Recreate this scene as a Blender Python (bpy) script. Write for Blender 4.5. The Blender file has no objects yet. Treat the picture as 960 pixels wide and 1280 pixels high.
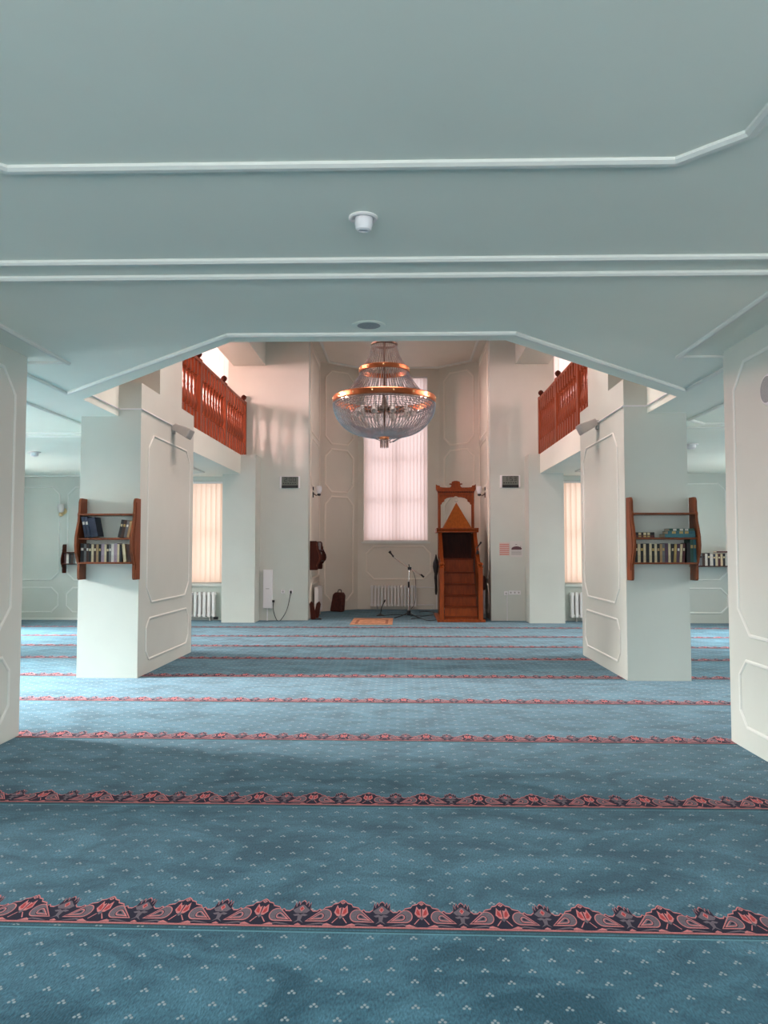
import bpy, bmesh, math, random
from mathutils import Vector, Matrix

random.seed(7)
S = bpy.context.scene
COL = S.collection
PI = math.pi

# ------------------------------------------------------------------ camera
F_PX, H_CAM = 961.0, 1.6
YAW, PITCH = math.atan(23 / F_PX), math.atan(48 / F_PX)
cam_d = bpy.data.cameras.new('camera')
cam_d.sensor_fit = 'VERTICAL'
cam_d.sensor_height = 36.0
cam_d.lens = 36.0 * F_PX / 1280.0
cam_d.clip_start = 0.05
cam = bpy.data.objects.new('camera', cam_d)
COL.objects.link(cam)
cam.location = (0, 0, H_CAM)
cam.rotation_euler = (PI / 2 + PITCH, 0, YAW)
S.camera = cam

_cy, _sy, _cp, _sp = math.cos(YAW), math.sin(YAW), math.cos(PITCH), math.sin(PITCH)
_fwd = Vector((-_sy * _cp, _cy * _cp, _sp))
_rt = Vector((_cy, _sy, 0))
_up = _rt.cross(_fwd)
CAM = Vector((0, 0, H_CAM))


def ray(x, y):
    return _fwd + _rt * ((x - 480) / F_PX) - _up * ((y - 640) / F_PX)


def at_y(x, y, Y):
    d = ray(x, y)
    return CAM + d * (Y / d.y)


def at_z(x, y, z=0.0):
    d = ray(x, y)
    return CAM + d * ((z - H_CAM) / d.z)


# ------------------------------------------------------------------ world, exposure
S.view_settings.view_transform = 'Standard'
S.view_settings.look = 'None'
S.view_settings.gamma = 1.0
S.view_settings.use_curve_mapping = False
S.view_settings.exposure = 0.75
world = bpy.data.worlds.new('sky')
S.world = world
world.use_nodes = True
world.node_tree.nodes['Background'].inputs[0].default_value = (0.75, 0.87, 1.0, 1)
world.node_tree.nodes['Background'].inputs[1].default_value = 1.0

DAY = (1.0, 0.98, 0.965)
PINK = (1.0, 0.46, 0.42)
PEACH = (1.0, 0.74, 0.60)


def daylight(name, loc, direction, sx, sy, power, color, spread=170):
    """daylight entering through one window: an area lamp the size of the opening"""
    d = bpy.data.lights.new(name, 'AREA')
    d.shape = 'RECTANGLE'
    d.size, d.size_y = sx, sy
    d.energy = power
    d.color = color
    d.spread = math.radians(spread)
    o = bpy.data.objects.new(name, d)
    COL.objects.link(o)
    o.location = loc
    o.rotation_euler = Vector(direction).to_track_quat('-Z', 'Y').to_euler()
    return o


XW_L, XW_R = -9.3, 8.74           # inner faces of the side walls
Y_F, Y_B = 17.65, -3.0            # inner faces of the front and back walls
ZTOP = 7.3                        # top ceiling
Y_N = 21.0                        # back wall of the niche
# side windows of the ground floor: (y0, y1)
SIDE_WIN = [(-1.6, 0.2), (2.2, 4.0), (7.65, 9.65), (13.2, 15.2)]
SIDE_Z = (0.7, 3.1)
# side windows of the gallery: tall and narrow
UP_WIN = [(11.4, 12.3), (13.7, 14.5)]
UP_Z = (5.0, 6.6)
BACK_WIN = [(-6.5, -4.5), (-2.2, -0.6), (0.2, 1.8), (4.0, 6.0)]
BACK_Z = (0.9, 2.7)
ADDED_SKYLIGHT = (-1.6, 1.0, 9.0, 11.6)     # unseen skylight added over the void to light niche and inner pillars
daylight('window_daylight', (-0.3, 10.3, ZTOP + 0.3), (0, 0, -1), 2.6, 2.6, 250, (1.0, 0.72, 0.65))  # lamp of the added skylight
GROUND = (1.0, 0.95, 0.90)
L_UP = [60, 40, 400, 200]
R_UP = [30, 20, 260, 200]
L_POW = [1900, 1000, 4700, 1900]
R_POW = [500, 300, 900, 1400]
for i, (a, b) in enumerate(SIDE_WIN):
    zc, h = (SIDE_Z[0] + SIDE_Z[1]) / 2, SIDE_Z[1] - SIDE_Z[0]
    # the bright sky seen upwards through each side window
    daylight('window_daylight', (XW_L - 2.8, (a + b) / 2, 4.85), (1, 0, -0.55), 2.4, 4.0, L_POW[i], DAY, 110)
    # light thrown up by the ground outside
    daylight('window_daylight', (XW_L - 1.6, (a + b) / 2, 0.1), (1, 0, 0.7), 2.4, 1.6, L_UP[i], GROUND)
    daylight('window_daylight', (XW_R + 1.6, (a + b) / 2, 0.1), (-1, 0, 0.7), 2.4, 1.6, R_UP[i], GROUND)
    daylight('window_daylight', (XW_R + 2.8, (a + b) / 2, 4.85), (-1, 0, -0.55), 2.4, 4.0, R_POW[i], DAY, 110)
for i, (a, b) in enumerate(UP_WIN):
    zc, h = (UP_Z[0] + UP_Z[1]) / 2, UP_Z[1] - UP_Z[0]
    daylight('window_daylight', (XW_L - 0.34, (a + b) / 2, zc), (1, (0.35, -0.25)[i], -0.2), b - a, h, (540, 220)[i], PINK)
    daylight('window_daylight', (XW_R + 0.34, (a + b) / 2, zc), (-1, (0.35, -0.25)[i], -0.2), b - a, h, (180, 20)[i], PINK)
for (a, b) in BACK_WIN:
    zc, h = (BACK_Z[0] + BACK_Z[1]) / 2, BACK_Z[1] - BACK_Z[0]
    daylight('window_daylight', ((a + b) / 2, Y_B - 0.34, zc), (0, 1, -0.05), b - a, h, 85, (0.96, 0.98, 1.0))


# ------------------------------------------------------------------ materials
def new_mat(name):
    m = bpy.data.materials.new(name)
    m.use_nodes = True
    nt = m.node_tree
    return m, nt, nt.nodes['Principled BSDF']


def simple(name, col, rough=0.6, metal=0.0, noise=0.0, scale=8.0, spec=0.4, bump=0.0, stretch=None):
    m, nt, b = new_mat(name)
    b.inputs['Roughness'].default_value = rough
    b.inputs['Metallic'].default_value = metal
    b.inputs['Specular IOR Level'].default_value = spec
    b.inputs['Base Color'].default_value = (*col, 1)
    if noise > 0 or bump > 0:
        tc = nt.nodes.new('ShaderNodeTexCoord')
        mp = nt.nodes.new('ShaderNodeMapping')
        if stretch:
            mp.inputs['Scale'].default_value = stretch
        nz = nt.nodes.new('ShaderNodeTexNoise')
        nz.inputs['Scale'].default_value = scale
        nz.inputs['Detail'].default_value = 5
        nt.links.new(tc.outputs['Object'], mp.inputs['Vector'])
        nt.links.new(mp.outputs['Vector'], nz.inputs['Vector'])
        if noise > 0:
            r = nt.nodes.new('ShaderNodeValToRGB')
            r.color_ramp.elements[0].position = 0.3
            r.color_ramp.elements[1].position = 0.7
            r.color_ramp.elements[0].color = (*[c * (1 - noise) for c in col], 1)
            r.color_ramp.elements[1].color = (*[min(1, c * (1 + noise)) for c in col], 1)
            nt.links.new(nz.outputs['Fac'], r.inputs['Fac'])
            nt.links.new(r.outputs['Color'], b.inputs['Base Color'])
        if bump > 0:
            bp = nt.nodes.new('ShaderNodeBump')
            bp.inputs['Strength'].default_value = bump
            bp.inputs['Distance'].default_value = 0.01
            nt.links.new(nz.outputs['Fac'], bp.inputs['Height'])
            nt.links.new(bp.outputs['Normal'], b.inputs['Normal'])
    return m


M = {}
M['paint'] = simple('mint_paint', (0.575, 0.605, 0.55), 0.55, noise=0.03, scale=1.3, bump=0.05)
M['ceiling'] = simple('ceiling_paint', (0.78, 0.82, 0.735), 0.6, noise=0.025, scale=0.9)
M['trim'] = simple('moulding_paint', (0.72, 0.74, 0.69), 0.5)
M['niche_trim'] = simple('niche_warm_lit_moulding', (0.82, 0.76, 0.66), 0.5)  # moulding colour with the niche's warm highlights worked in
M['niche'] = simple('niche_warm_lit_paint', (0.70, 0.66, 0.57), 0.55, noise=0.03, scale=1.5)  # hall paint with the niche's warm light put into the colour
M['white'] = simple('white_enamel', (0.80, 0.78, 0.76), 0.35)
M['plastic'] = simple('white_plastic', (0.78, 0.77, 0.78), 0.4)
M['grey'] = simple('grey_plastic', (0.42, 0.42, 0.40), 0.5)
M['lamp_grey'] = simple('lamp_housing', (0.46, 0.43, 0.40), 0.5)
M['grille'] = simple('grey_grille', (0.30, 0.31, 0.31), 0.7, noise=0.2, scale=160)
M['black'] = simple('black_plastic', (0.012, 0.012, 0.014), 0.45)
M['darkcloth'] = simple('black_cloth', (0.016, 0.015, 0.016), 0.9, noise=0.3, scale=20)
M['chrome'] = simple('chrome', (0.75, 0.73, 0.72), 0.25, metal=0.9)
M['copper'] = simple('copper_band', (0.56, 0.205, 0.095), 0.30, metal=1.0, noise=0.15, scale=6)
M['bronze'] = simple('dark_bronze', (0.10, 0.06, 0.04), 0.4, metal=0.7)
M['gold'] = simple('pale_gold', (0.72, 0.55, 0.30), 0.3, metal=0.9)
M['bag'] = simple('dark_red_leather', (0.07, 0.018, 0.013), 0.5, noise=0.4, scale=14)
M['wood_red'] = simple('orange_wood', (0.215, 0.044, 0.015), 0.42, spec=0.25, noise=0.28, scale=5, stretch=(6, 6, 0.8))
M['wood_min'] = simple('minbar_wood', (0.235, 0.044, 0.006), 0.45, spec=0.2, noise=0.22, scale=5, stretch=(5, 5, 0.9))
M['wood_min_h'] = simple('minbar_wood_tread', (0.155, 0.026, 0.004), 0.5, spec=0.12, noise=0.2, scale=5, stretch=(0.9, 5, 5))
M['wood_min_l'] = simple('minbar_roof_wood', (0.29, 0.075, 0.011), 0.45, spec=0.2, noise=0.2, scale=5, stretch=(5, 5, 0.9))
M['wood_shelf'] = simple('shelf_wood', (0.185, 0.050, 0.017), 0.42, spec=0.25, noise=0.25, scale=6, stretch=(4, 4, 0.7))
M['wood_dark'] = simple('dark_wood', (0.055, 0.010, 0.004), 0.5, spec=0.15, noise=0.25, scale=6, stretch=(4, 4, 0.7))
M['paper'] = simple('page_paper', (0.62, 0.54, 0.40), 0.8, noise=0.12, scale=60, stretch=(1, 1, 0.1))
M['rug'] = None


def blind_material(name, col, tcol):
    m, nt, b = new_mat(name)
    out = nt.nodes['Material Output']
    nt.nodes.remove(b)
    d = nt.nodes.new('ShaderNodeBsdfDiffuse')
    t = nt.nodes.new('ShaderNodeBsdfTranslucent')
    mx = nt.nodes.new('ShaderNodeMixShader')
    tc = nt.nodes.new('ShaderNodeTexCoord')
    nz = nt.nodes.new('ShaderNodeTexNoise')
    nz.inputs['Scale'].default_value = 45
    r = nt.nodes.new('ShaderNodeValToRGB')
    r.color_ramp.elements[0].color = (*[c * 0.9 for c in tcol], 1)
    r.color_ramp.elements[1].color = (*tcol, 1)
    nt.links.new(tc.outputs['Object'], nz.inputs['Vector'])
    nt.links.new(nz.outputs['Fac'], r.inputs['Fac'])
    nt.links.new(r.outputs['Color'], t.inputs['Color'])
    d.inputs['Color'].default_value = (*col, 1)
    mx.inputs['Fac'].default_value = 0.6
    nt.links.new(d.outputs[0], mx.inputs[1])
    nt.links.new(t.outputs[0], mx.inputs[2])
    nt.links.new(mx.outputs[0], out.inputs['Surface'])
    return m


M['blind'] = blind_material('pink_blind_fabric', (0.80, 0.66, 0.60), (0.95, 0.74, 0.68))
M['blind_peach'] = blind_material('peach_blind_fabric', (0.85, 0.68, 0.55), (0.98, 0.74, 0.58))


def glass_material():
    m, nt, b = new_mat('window_glass')
    out = nt.nodes['Material Output']
    nt.nodes.remove(b)
    t = nt.nodes.new('ShaderNodeBsdfTransparent')
    g = nt.nodes.new('ShaderNodeBsdfGlossy')
    g.inputs['Roughness'].default_value = 0.03
    mx = nt.nodes.new('ShaderNodeMixShader')
    mx.inputs['Fac'].default_value = 0.06
    nt.links.new(t.outputs[0], mx.inputs[1])
    nt.links.new(g.outputs[0], mx.inputs[2])
    nt.links.new(mx.outputs[0], out.inputs['Surface'])
    return m


M['glass'] = glass_material()


def crystal_material():
    m, nt, b = new_mat('crystal')
    out = nt.nodes['Material Output']
    nt.nodes.remove(b)
    t = nt.nodes.new('ShaderNodeBsdfTransparent')
    g = nt.nodes.new('ShaderNodeBsdfGlossy')
    g.inputs['Roughness'].default_value = 0.08
    g.inputs['Color'].default_value = (0.72, 0.64, 0.62, 1)
    d = nt.nodes.new('ShaderNodeBsdfDiffuse')
    d.inputs['Color'].default_value = (0.30, 0.24, 0.235, 1)
    m1 = nt.nodes.new('ShaderNodeMixShader')
    m1.inputs['Fac'].default_value = 0.6
    nt.links.new(t.outputs[0], m1.inputs[1])
    nt.links.new(g.outputs[0], m1.inputs[2])
    m2 = nt.nodes.new('ShaderNodeMixShader')
    m2.inputs['Fac'].default_value = 0.19
    nt.links.new(m1.outputs[0], m2.inputs[1])
    nt.links.new(d.outputs[0], m2.inputs[2])
    nt.links.new(m2.outputs[0], out.inputs['Surface'])
    return m


M['crystal'] = crystal_material()


def carpet_material():
    m, nt, b = new_mat('teal_carpet')
    N, L = nt.nodes, nt.links
    tc = N.new('ShaderNodeTexCoord')
    sep = N.new('ShaderNodeSeparateXYZ')
    L.new(tc.outputs['Object'], sep.inputs[0])

    def math_(op, a, b_=None, c_=None):
        n = N.new('ShaderNodeMath')
        n.operation = op
        for i, v in enumerate((a, b_, c_)):
            if v is None:
                continue
            if isinstance(v, (int, float)):
                n.inputs[i].default_value = v
            else:
                L.new(v, n.inputs[i])
        return n.outputs[0]
    PX, PY = 0.179, 0.160
    # little sprigs: three petals at every point of a diagonal lattice
    dist = None
    for ox, oy in ((0.0, 0.0), (0.5, 0.5)):
        u = math_('MULTIPLY_ADD', sep.outputs[0], 1 / PX, ox + 0.25 + 100)
        v = math_('MULTIPLY_ADD', sep.outputs[1], 1 / PY, oy + 0.12 + 100)
        fu = math_('MULTIPLY', math_('SUBTRACT', math_('FRACT', u), 0.5), PX)
        fv = math_('MULTIPLY', math_('SUBTRACT', math_('FRACT', v), 0.5), PY)
        for qx, qy, rr in ((-0.0095, -0.004, 1.0), (0.0095, -0.004, 1.0), (0.0, 0.009, 1.0)):
            dx = math_('SUBTRACT', fu, qx)
            dy = math_('MULTIPLY', math_('SUBTRACT', fv, qy), 0.8)
            dd = math_('SQRT', math_('ADD', math_('MULTIPLY', dx, dx), math_('MULTIPLY', dy, dy)))
            dist = dd if dist is None else math_('MINIMUM', dist, dd)
    mask = N.new('ShaderNodeMapRange')
    mask.inputs['From Min'].default_value = 0.0040
    mask.inputs['From Max'].default_value = 0.0070
    mask.inputs['To Min'].default_value = 1.0
    mask.inputs['To Max'].default_value = 0.0
    L.new(dist, mask.inputs['Value'])
    # brushed pile: broad strokes and fine fibres
    mp = N.new('ShaderNodeMapping')
    mp.inputs['Scale'].default_value = (1.0, 1.6, 1.0)
    mp.inputs['Rotation'].default_value = (0, 0, 0.5)
    L.new(tc.outputs['Object'], mp.inputs['Vector'])
    n1 = N.new('ShaderNodeTexNoise')
    n1.inputs['Scale'].default_value = 2.2
    n1.inputs['Detail'].default_value = 6
    n1.inputs['Roughness'].default_value = 0.62
    n1.inputs['Distortion'].default_value = 0.8
    L.new(mp.outputs[0], n1.inputs['Vector'])
    mp2 = N.new('ShaderNodeMapping')
    mp2.inputs['Scale'].default_value = (1.0, 0.35, 1.0)
    mp2.inputs['Rotation'].default_value = (0, 0, -0.5)
    L.new(tc.outputs['Object'], mp2.inputs['Vector'])
    n2 = N.new('ShaderNodeTexNoise')
    n2.inputs['Scale'].default_value = 140
    n2.inputs['Detail'].default_value = 3
    L.new(mp2.outputs[0], n2.inputs['Vector'])
    r1 = N.new('ShaderNodeValToRGB')
    r1.color_ramp.elements[0].position = 0.36
    r1.color_ramp.elements[1].position = 0.66
    r1.color_ramp.elements[0].color = (0.018, 0.080, 0.116, 1)
    r1.color_ramp.elements[1].color = (0.064, 0.180, 0.242, 1)
    L.new(n1.outputs['Fac'], r1.inputs['Fac'])
    r2 = N.new('ShaderNodeValToRGB')
    r2.color_ramp.elements[0].position = 0.25
    r2.color_ramp.elements[1].position = 0.75
    r2.color_ramp.elements[0].color = (0.55, 0.57, 0.58, 1)
    r2.color_ramp.elements[1].color = (1.42, 1.40, 1.38, 1)
    L.new(n2.outputs['Fac'], r2.inputs['Fac'])
    mul = N.new('ShaderNodeMix')
    mul.data_type = 'RGBA'
    mul.blend_type = 'MULTIPLY'
    mul.inputs['Factor'].default_value = 1.0
    L.new(r1.outputs['Color'], mul.inputs['A'])
    L.new(r2.outputs['Color'], mul.inputs['B'])
    fin = N.new('ShaderNodeMix')
    fin.data_type = 'RGBA'
    L.new(mask.outputs['Result'], fin.inputs['Factor'])
    L.new(mul.outputs['Result'], fin.inputs['A'])
    fin.inputs['B'].default_value = (0.28, 0.34, 0.355, 1)
    L.new(fin.outputs['Result'], b.inputs['Base Color'])
    b.inputs['Roughness'].default_value = 0.9
    b.inputs['Specular IOR Level'].default_value = 0.05
    b.inputs['Sheen Weight'].default_value = 0.19
    b.inputs['Sheen Roughness'].default_value = 0.4
    b.inputs['Sheen Tint'].default_value = (0.86, 0.92, 1.0, 1)
    add = math_('MULTIPLY_ADD', mask.outputs['Result'], 0.8, n2.outputs['Fac'])
    add2 = math_('MULTIPLY_ADD', n1.outputs['Fac'], 1.5, add)
    bp = N.new('ShaderNodeBump')
    bp.inputs['Strength'].default_value = 0.5
    bp.inputs['Distance'].default_value = 0.006
    L.new(add2, bp.inputs['Height'])
    L.new(bp.outputs['Normal'], b.inputs['Normal'])
    return m


M['carpet'] = carpet_material()


def pile(name, col):
    m = simple(name, col, 0.9, noise=0.18, scale=150, spec=0.03)
    m.node_tree.nodes['Principled BSDF'].inputs['Sheen Weight'].default_value = 0.05
    return m


M['b_navy'] = pile('navy_pile', (0.016, 0.014, 0.034))
M['b_pink'] = pile('pink_pile', (0.60, 0.215, 0.215))
M['b_grey'] = pile('mauve_grey_pile', (0.150, 0.120, 0.145))
M['b_red'] = pile('red_pile', (0.46, 0.055, 0.058))
M['b_line'] = pile('pale_teal_pile', (0.11, 0.27, 0.32))
M['b_dark'] = pile('deep_teal_pile', (0.030, 0.085, 0.105))
M['rug'] = simple('orange_rug', (0.62, 0.29, 0.16), 0.9, noise=0.35, scale=9)
M['rug2'] = simple('rust_rug', (0.36, 0.13, 0.07), 0.9, noise=0.3, scale=12)


# ------------------------------------------------------------------ mesh helpers
class MB:
    def __init__(self):
        self.v, self.f, self.mi = [], [], []
        self.cur = 0

    def add(self, verts, faces):
        n = len(self.v)
        self.v += [tuple(p) for p in verts]
        self.f += [tuple(i + n for i in fc) for fc in faces]
        self.mi += [self.cur] * len(faces)
        return self

    def box(self, x0, x1, y0, y1, z0, z1):
        return self.add([(x0, y0, z0), (x1, y0, z0), (x1, y1, z0), (x0, y1, z0),
                         (x0, y0, z1), (x1, y0, z1), (x1, y1, z1), (x0, y1, z1)],
                        [(0, 3, 2, 1), (4, 5, 6, 7), (0, 1, 5, 4), (1, 2, 6, 5), (2, 3, 7, 6), (3, 0, 4, 7)])

    def cbox(self, c, s):
        return self.box(c[0] - s[0] / 2, c[0] + s[0] / 2, c[1] - s[1] / 2, c[1] + s[1] / 2, c[2] - s[2] / 2, c[2] + s[2] / 2)

    def prism(self, poly, fn, a, b):
        """poly: 2D points; fn(p, q, w) -> 3D; extruded from w=a to w=b"""
        n = len(poly)
        vs = [fn(p, q, a) for p, q in poly] + [fn(p, q, b) for p, q in poly]
        fs = [tuple(reversed(range(n))), tuple(range(n, 2 * n))]
        fs += [(i, (i + 1) % n, n + (i + 1) % n, n + i) for i in range(n)]
        return self.add(vs, fs)

    def lathe(self, prof, c=(0, 0, 0), n=16, axis='z'):
        vs, fs = [], []
        for r, h in prof:
            for k in range(n):
                a = 2 * PI * k / n
                p = (r * math.cos(a), r * math.sin(a), h)
                if axis == 'x':
                    p = (p[2], p[0], p[1])
                elif axis == 'y':
                    p = (p[0], p[2], p[1])
                vs.append((c[0] + p[0], c[1] + p[1], c[2] + p[2]))
        m = len(prof)
        for j in range(m - 1):
            for k in range(n):
                k2 = (k + 1) % n
                fs.append((j * n + k, j * n + k2, (j + 1) * n + k2, (j + 1) * n + k))
        fs.append(tuple(reversed(range(n))))
        fs.append(tuple(range((m - 1) * n, m * n)))
        return self.add(vs, fs)

    def tube(self, pts, r, n=8):
        pts = [Vector(p) for p in pts]
        vs, fs = [], []
        for i, p in enumerate(pts):
            t = (pts[min(i + 1, len(pts) - 1)] - pts[max(i - 1, 0)]).normalized()
            ref = Vector((0, 0, 1)) if abs(t.z) < 0.9 else Vector((1, 0, 0))
            a = t.cross(ref).normalized()
            b = t.cross(a)
            rr = r[i] if isinstance(r, (list, tuple)) else r
            for k in range(n):
                g = 2 * PI * k / n
                vs.append(p + a * (rr * math.cos(g)) + b * (rr * math.sin(g)))
        for i in range(len(pts) - 1):
            for k in range(n):
                k2 = (k + 1) % n
                fs.append((i * n + k, i * n + k2, (i + 1) * n + k2, (i + 1) * n + k))
        fs.append(tuple(reversed(range(n))))
        fs.append(tuple(range((len(pts) - 1) * n, len(pts) * n)))
        return self.add(vs, fs)

    def bead(self, p, r, rz=None):
        x, y, z = p
        rz = rz or r
        return self.add([(x + r, y, z), (x, y + r, z), (x - r, y, z), (x, y - r, z), (x, y, z + rz), (x, y, z - rz)],
                        [(0, 1, 4), (1, 2, 4), (2, 3, 4), (3, 0, 4), (1, 0, 5), (2, 1, 5), (3, 2, 5), (0, 3, 5)])

    def moulding(self, pts, fn, w, d, closed=True):
        """mitred strip along 2D pts on a plane; fn(p, q, height) -> 3D"""
        n = len(pts)
        P = [Vector((p[0], p[1])) for p in pts]
        prof = [(-w / 2, 0), (-w / 2, d * 0.55), (-w * 0.22, d), (w * 0.22, d), (w / 2, d * 0.55), (w / 2, 0)]
        vs, fs = [], []
        for i in range(n):
            if closed or 0 < i < n - 1:
                d0 = (P[i] - P[i - 1]).normalized()
                d1 = (P[(i + 1) % n] - P[i]).normalized()
            elif i == 0:
                d0 = d1 = (P[1] - P[0]).normalized()
            else:
                d0 = d1 = (P[i] - P[i - 1]).normalized()
            n0, n1 = Vector((-d0.y, d0.x)), Vector((-d1.y, d1.x))
            mt = n0 + n1
            mt = mt / max(mt.length_squared, 1e-6) * 2
            for o, h in prof:
                q = P[i] + mt * o
                vs.append(fn(q.x, q.y, h))
        k = len(prof)
        for i in range(n if closed else n - 1):
            j = (i + 1) % n
            for a in range(k - 1):
                fs.append((i * k + a, j * k + a, j * k + a + 1, i * k + a + 1))
        if not closed:
            fs.append(tuple(range(k)))
            fs.append(tuple(reversed(range((n - 1) * k, n * k))))
        return self.add(vs, fs)

    def mesh(self, name, mats, smooth=False):
        me = bpy.data.meshes.new(name)
        me.from_pydata(self.v, [], self.f)
        for m in (mats if isinstance(mats, (list, tuple)) else [mats]):
            me.materials.append(m)
        me.polygons.foreach_set('material_index', self.mi)
        if smooth:
            me.polygons.foreach_set('use_smooth', [True] * len(me.polygons))
        me.update()
        bm = bmesh.new()
        bm.from_mesh(me)
        bmesh.ops.recalc_face_normals(bm, faces=bm.faces)
        bm.to_mesh(me)
        bm.free()
        return me

    def build(self, name, mat, parent=None, loc=None, rot=None, smooth=False, bevel=0):
        mats = [M[k] for k in (mat if isinstance(mat, (list, tuple)) else [mat])]
        o = link(name, self.mesh(name, mats, smooth), parent, loc, rot)
        if bevel:
            md = o.modifiers.new('bevel', 'BEVEL')
            md.width = bevel
            md.segments = 2
            md.limit_method = 'ANGLE'
        if smooth:
            md = o.modifiers.new('split', 'EDGE_SPLIT')
            md.split_angle = math.radians(40)
        return o


def link(name, data, parent=None, loc=None, rot=None):
    o = bpy.data.objects.new(name, data)
    COL.objects.link(o)
    if parent is not None:
        o.parent = parent
    if loc is not None:
        o.location = loc
    if rot is not None:
        o.rotation_euler = rot
    return o


def tag(o, label, cat, group=None, kind=None):
    o['label'] = label
    o['category'] = cat
    if group:
        o['group'] = group
    if kind:
        o['kind'] = kind
    return o


def thing(name, label, cat, loc=(0, 0, 0), rz=0, group=None):
    o = link(name, None, None, loc, (0, 0, rz))
    o.empty_display_size = 0.1
    return tag(o, label, cat, group)


def struct(o):
    o['kind'] = 'structure'
    return o


def stuff(o):
    o['kind'] = 'stuff'
    return o


def panel_pts(u0, u1, v0, v1, c):
    """rectangle with its four corners cut off"""
    return [(u0 + c, v0), (u1 - c, v0), (u1, v0 + c), (u1, v1 - c), (u1 - c, v1), (u0 + c, v1), (u0, v1 - c), (u0, v0 + c)]


def wall_mesh(us, vs, holes, fn, w0, w1):
    """wall with rectangular holes; fn(u, v, w) -> 3D, thickness from w0 (inner) to w1"""
    us = sorted(set(us + [h[0] for h in holes] + [h[1] for h in holes]))
    vs = sorted(set(vs + [h[2] for h in holes] + [h[3] for h in holes]))
    nu, nv = len(us) - 1, len(vs) - 1

    def full(i, j):
        if not (0 <= i < nu and 0 <= j < nv):
            return False
        cu, cv = (us[i] + us[i + 1]) / 2, (vs[j] + vs[j + 1]) / 2
        return not any(h[0] < cu < h[1] and h[2] < cv < h[3] for h in holes)
    mb = MB()
    for i in range(nu):
        for j in range(nv):
            if not full(i, j):
                continue
            a, b, c, d = us[i], us[i + 1], vs[j], vs[j + 1]
            mb.add([fn(a, c, w0), fn(b, c, w0), fn(b, d, w0), fn(a, d, w0)], [(0, 1, 2, 3)])
            mb.add([fn(a, c, w1), fn(b, c, w1), fn(b, d, w1), fn(a, d, w1)], [(3, 2, 1, 0)])
            for (ii, jj, p, q) in ((i - 1, j, (a, c), (a, d)), (i + 1, j, (b, c), (b, d)), (i, j - 1, (a, c), (b, c)), (i, j + 1, (a, d), (b, d))):
                if not full(ii, jj):
                    mb.add([fn(*p, w0), fn(*q, w0), fn(*q, w1), fn(*p, w1)], [(0, 1, 2, 3)])
    return mb


ZC = 3.31                       # underside of the gallery slab = low ceiling
ZG = 3.74                       # gallery floor
ZT = 7.3                        # top ceiling
ZN = 6.6                        # ceiling of the niche
X0 = -0.283                     # axis of the hall
PL, PR = -3.33, 2.765           # inner faces of the pillars
PLo, PRo = -4.10, 3.54          # outer faces of the pillars
EL, ER = -3.62, 3.055           # edges of the gallery slab
NL, NR = -2.17, 2.02            # side walls of the niche

# ------------------------------------------------------------------ floor
mb = MB()
mb.box(XW_L, XW_R, Y_B, Y_F, -0.12, 0)
floor = struct(mb.build('floor', 'carpet'))
mb = MB()
ND = 0.85
nich = [(NL, Y_F), (NR, Y_F), (NR, Y_N - ND), (NR - ND - 0.15, Y_N), (NL + ND + 0.1, Y_N), (NL, Y_N - ND)]
mb.prism(nich, lambda p, q, w: (p, q, w), -0.12, 0)
fn_ = mb.build('niche_floor', 'carpet', floor)

# carpet borders -----------------------------------------------------
PER = 0.355
SU, SV = PER / 480.0, 0.262 / 168.0


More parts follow.
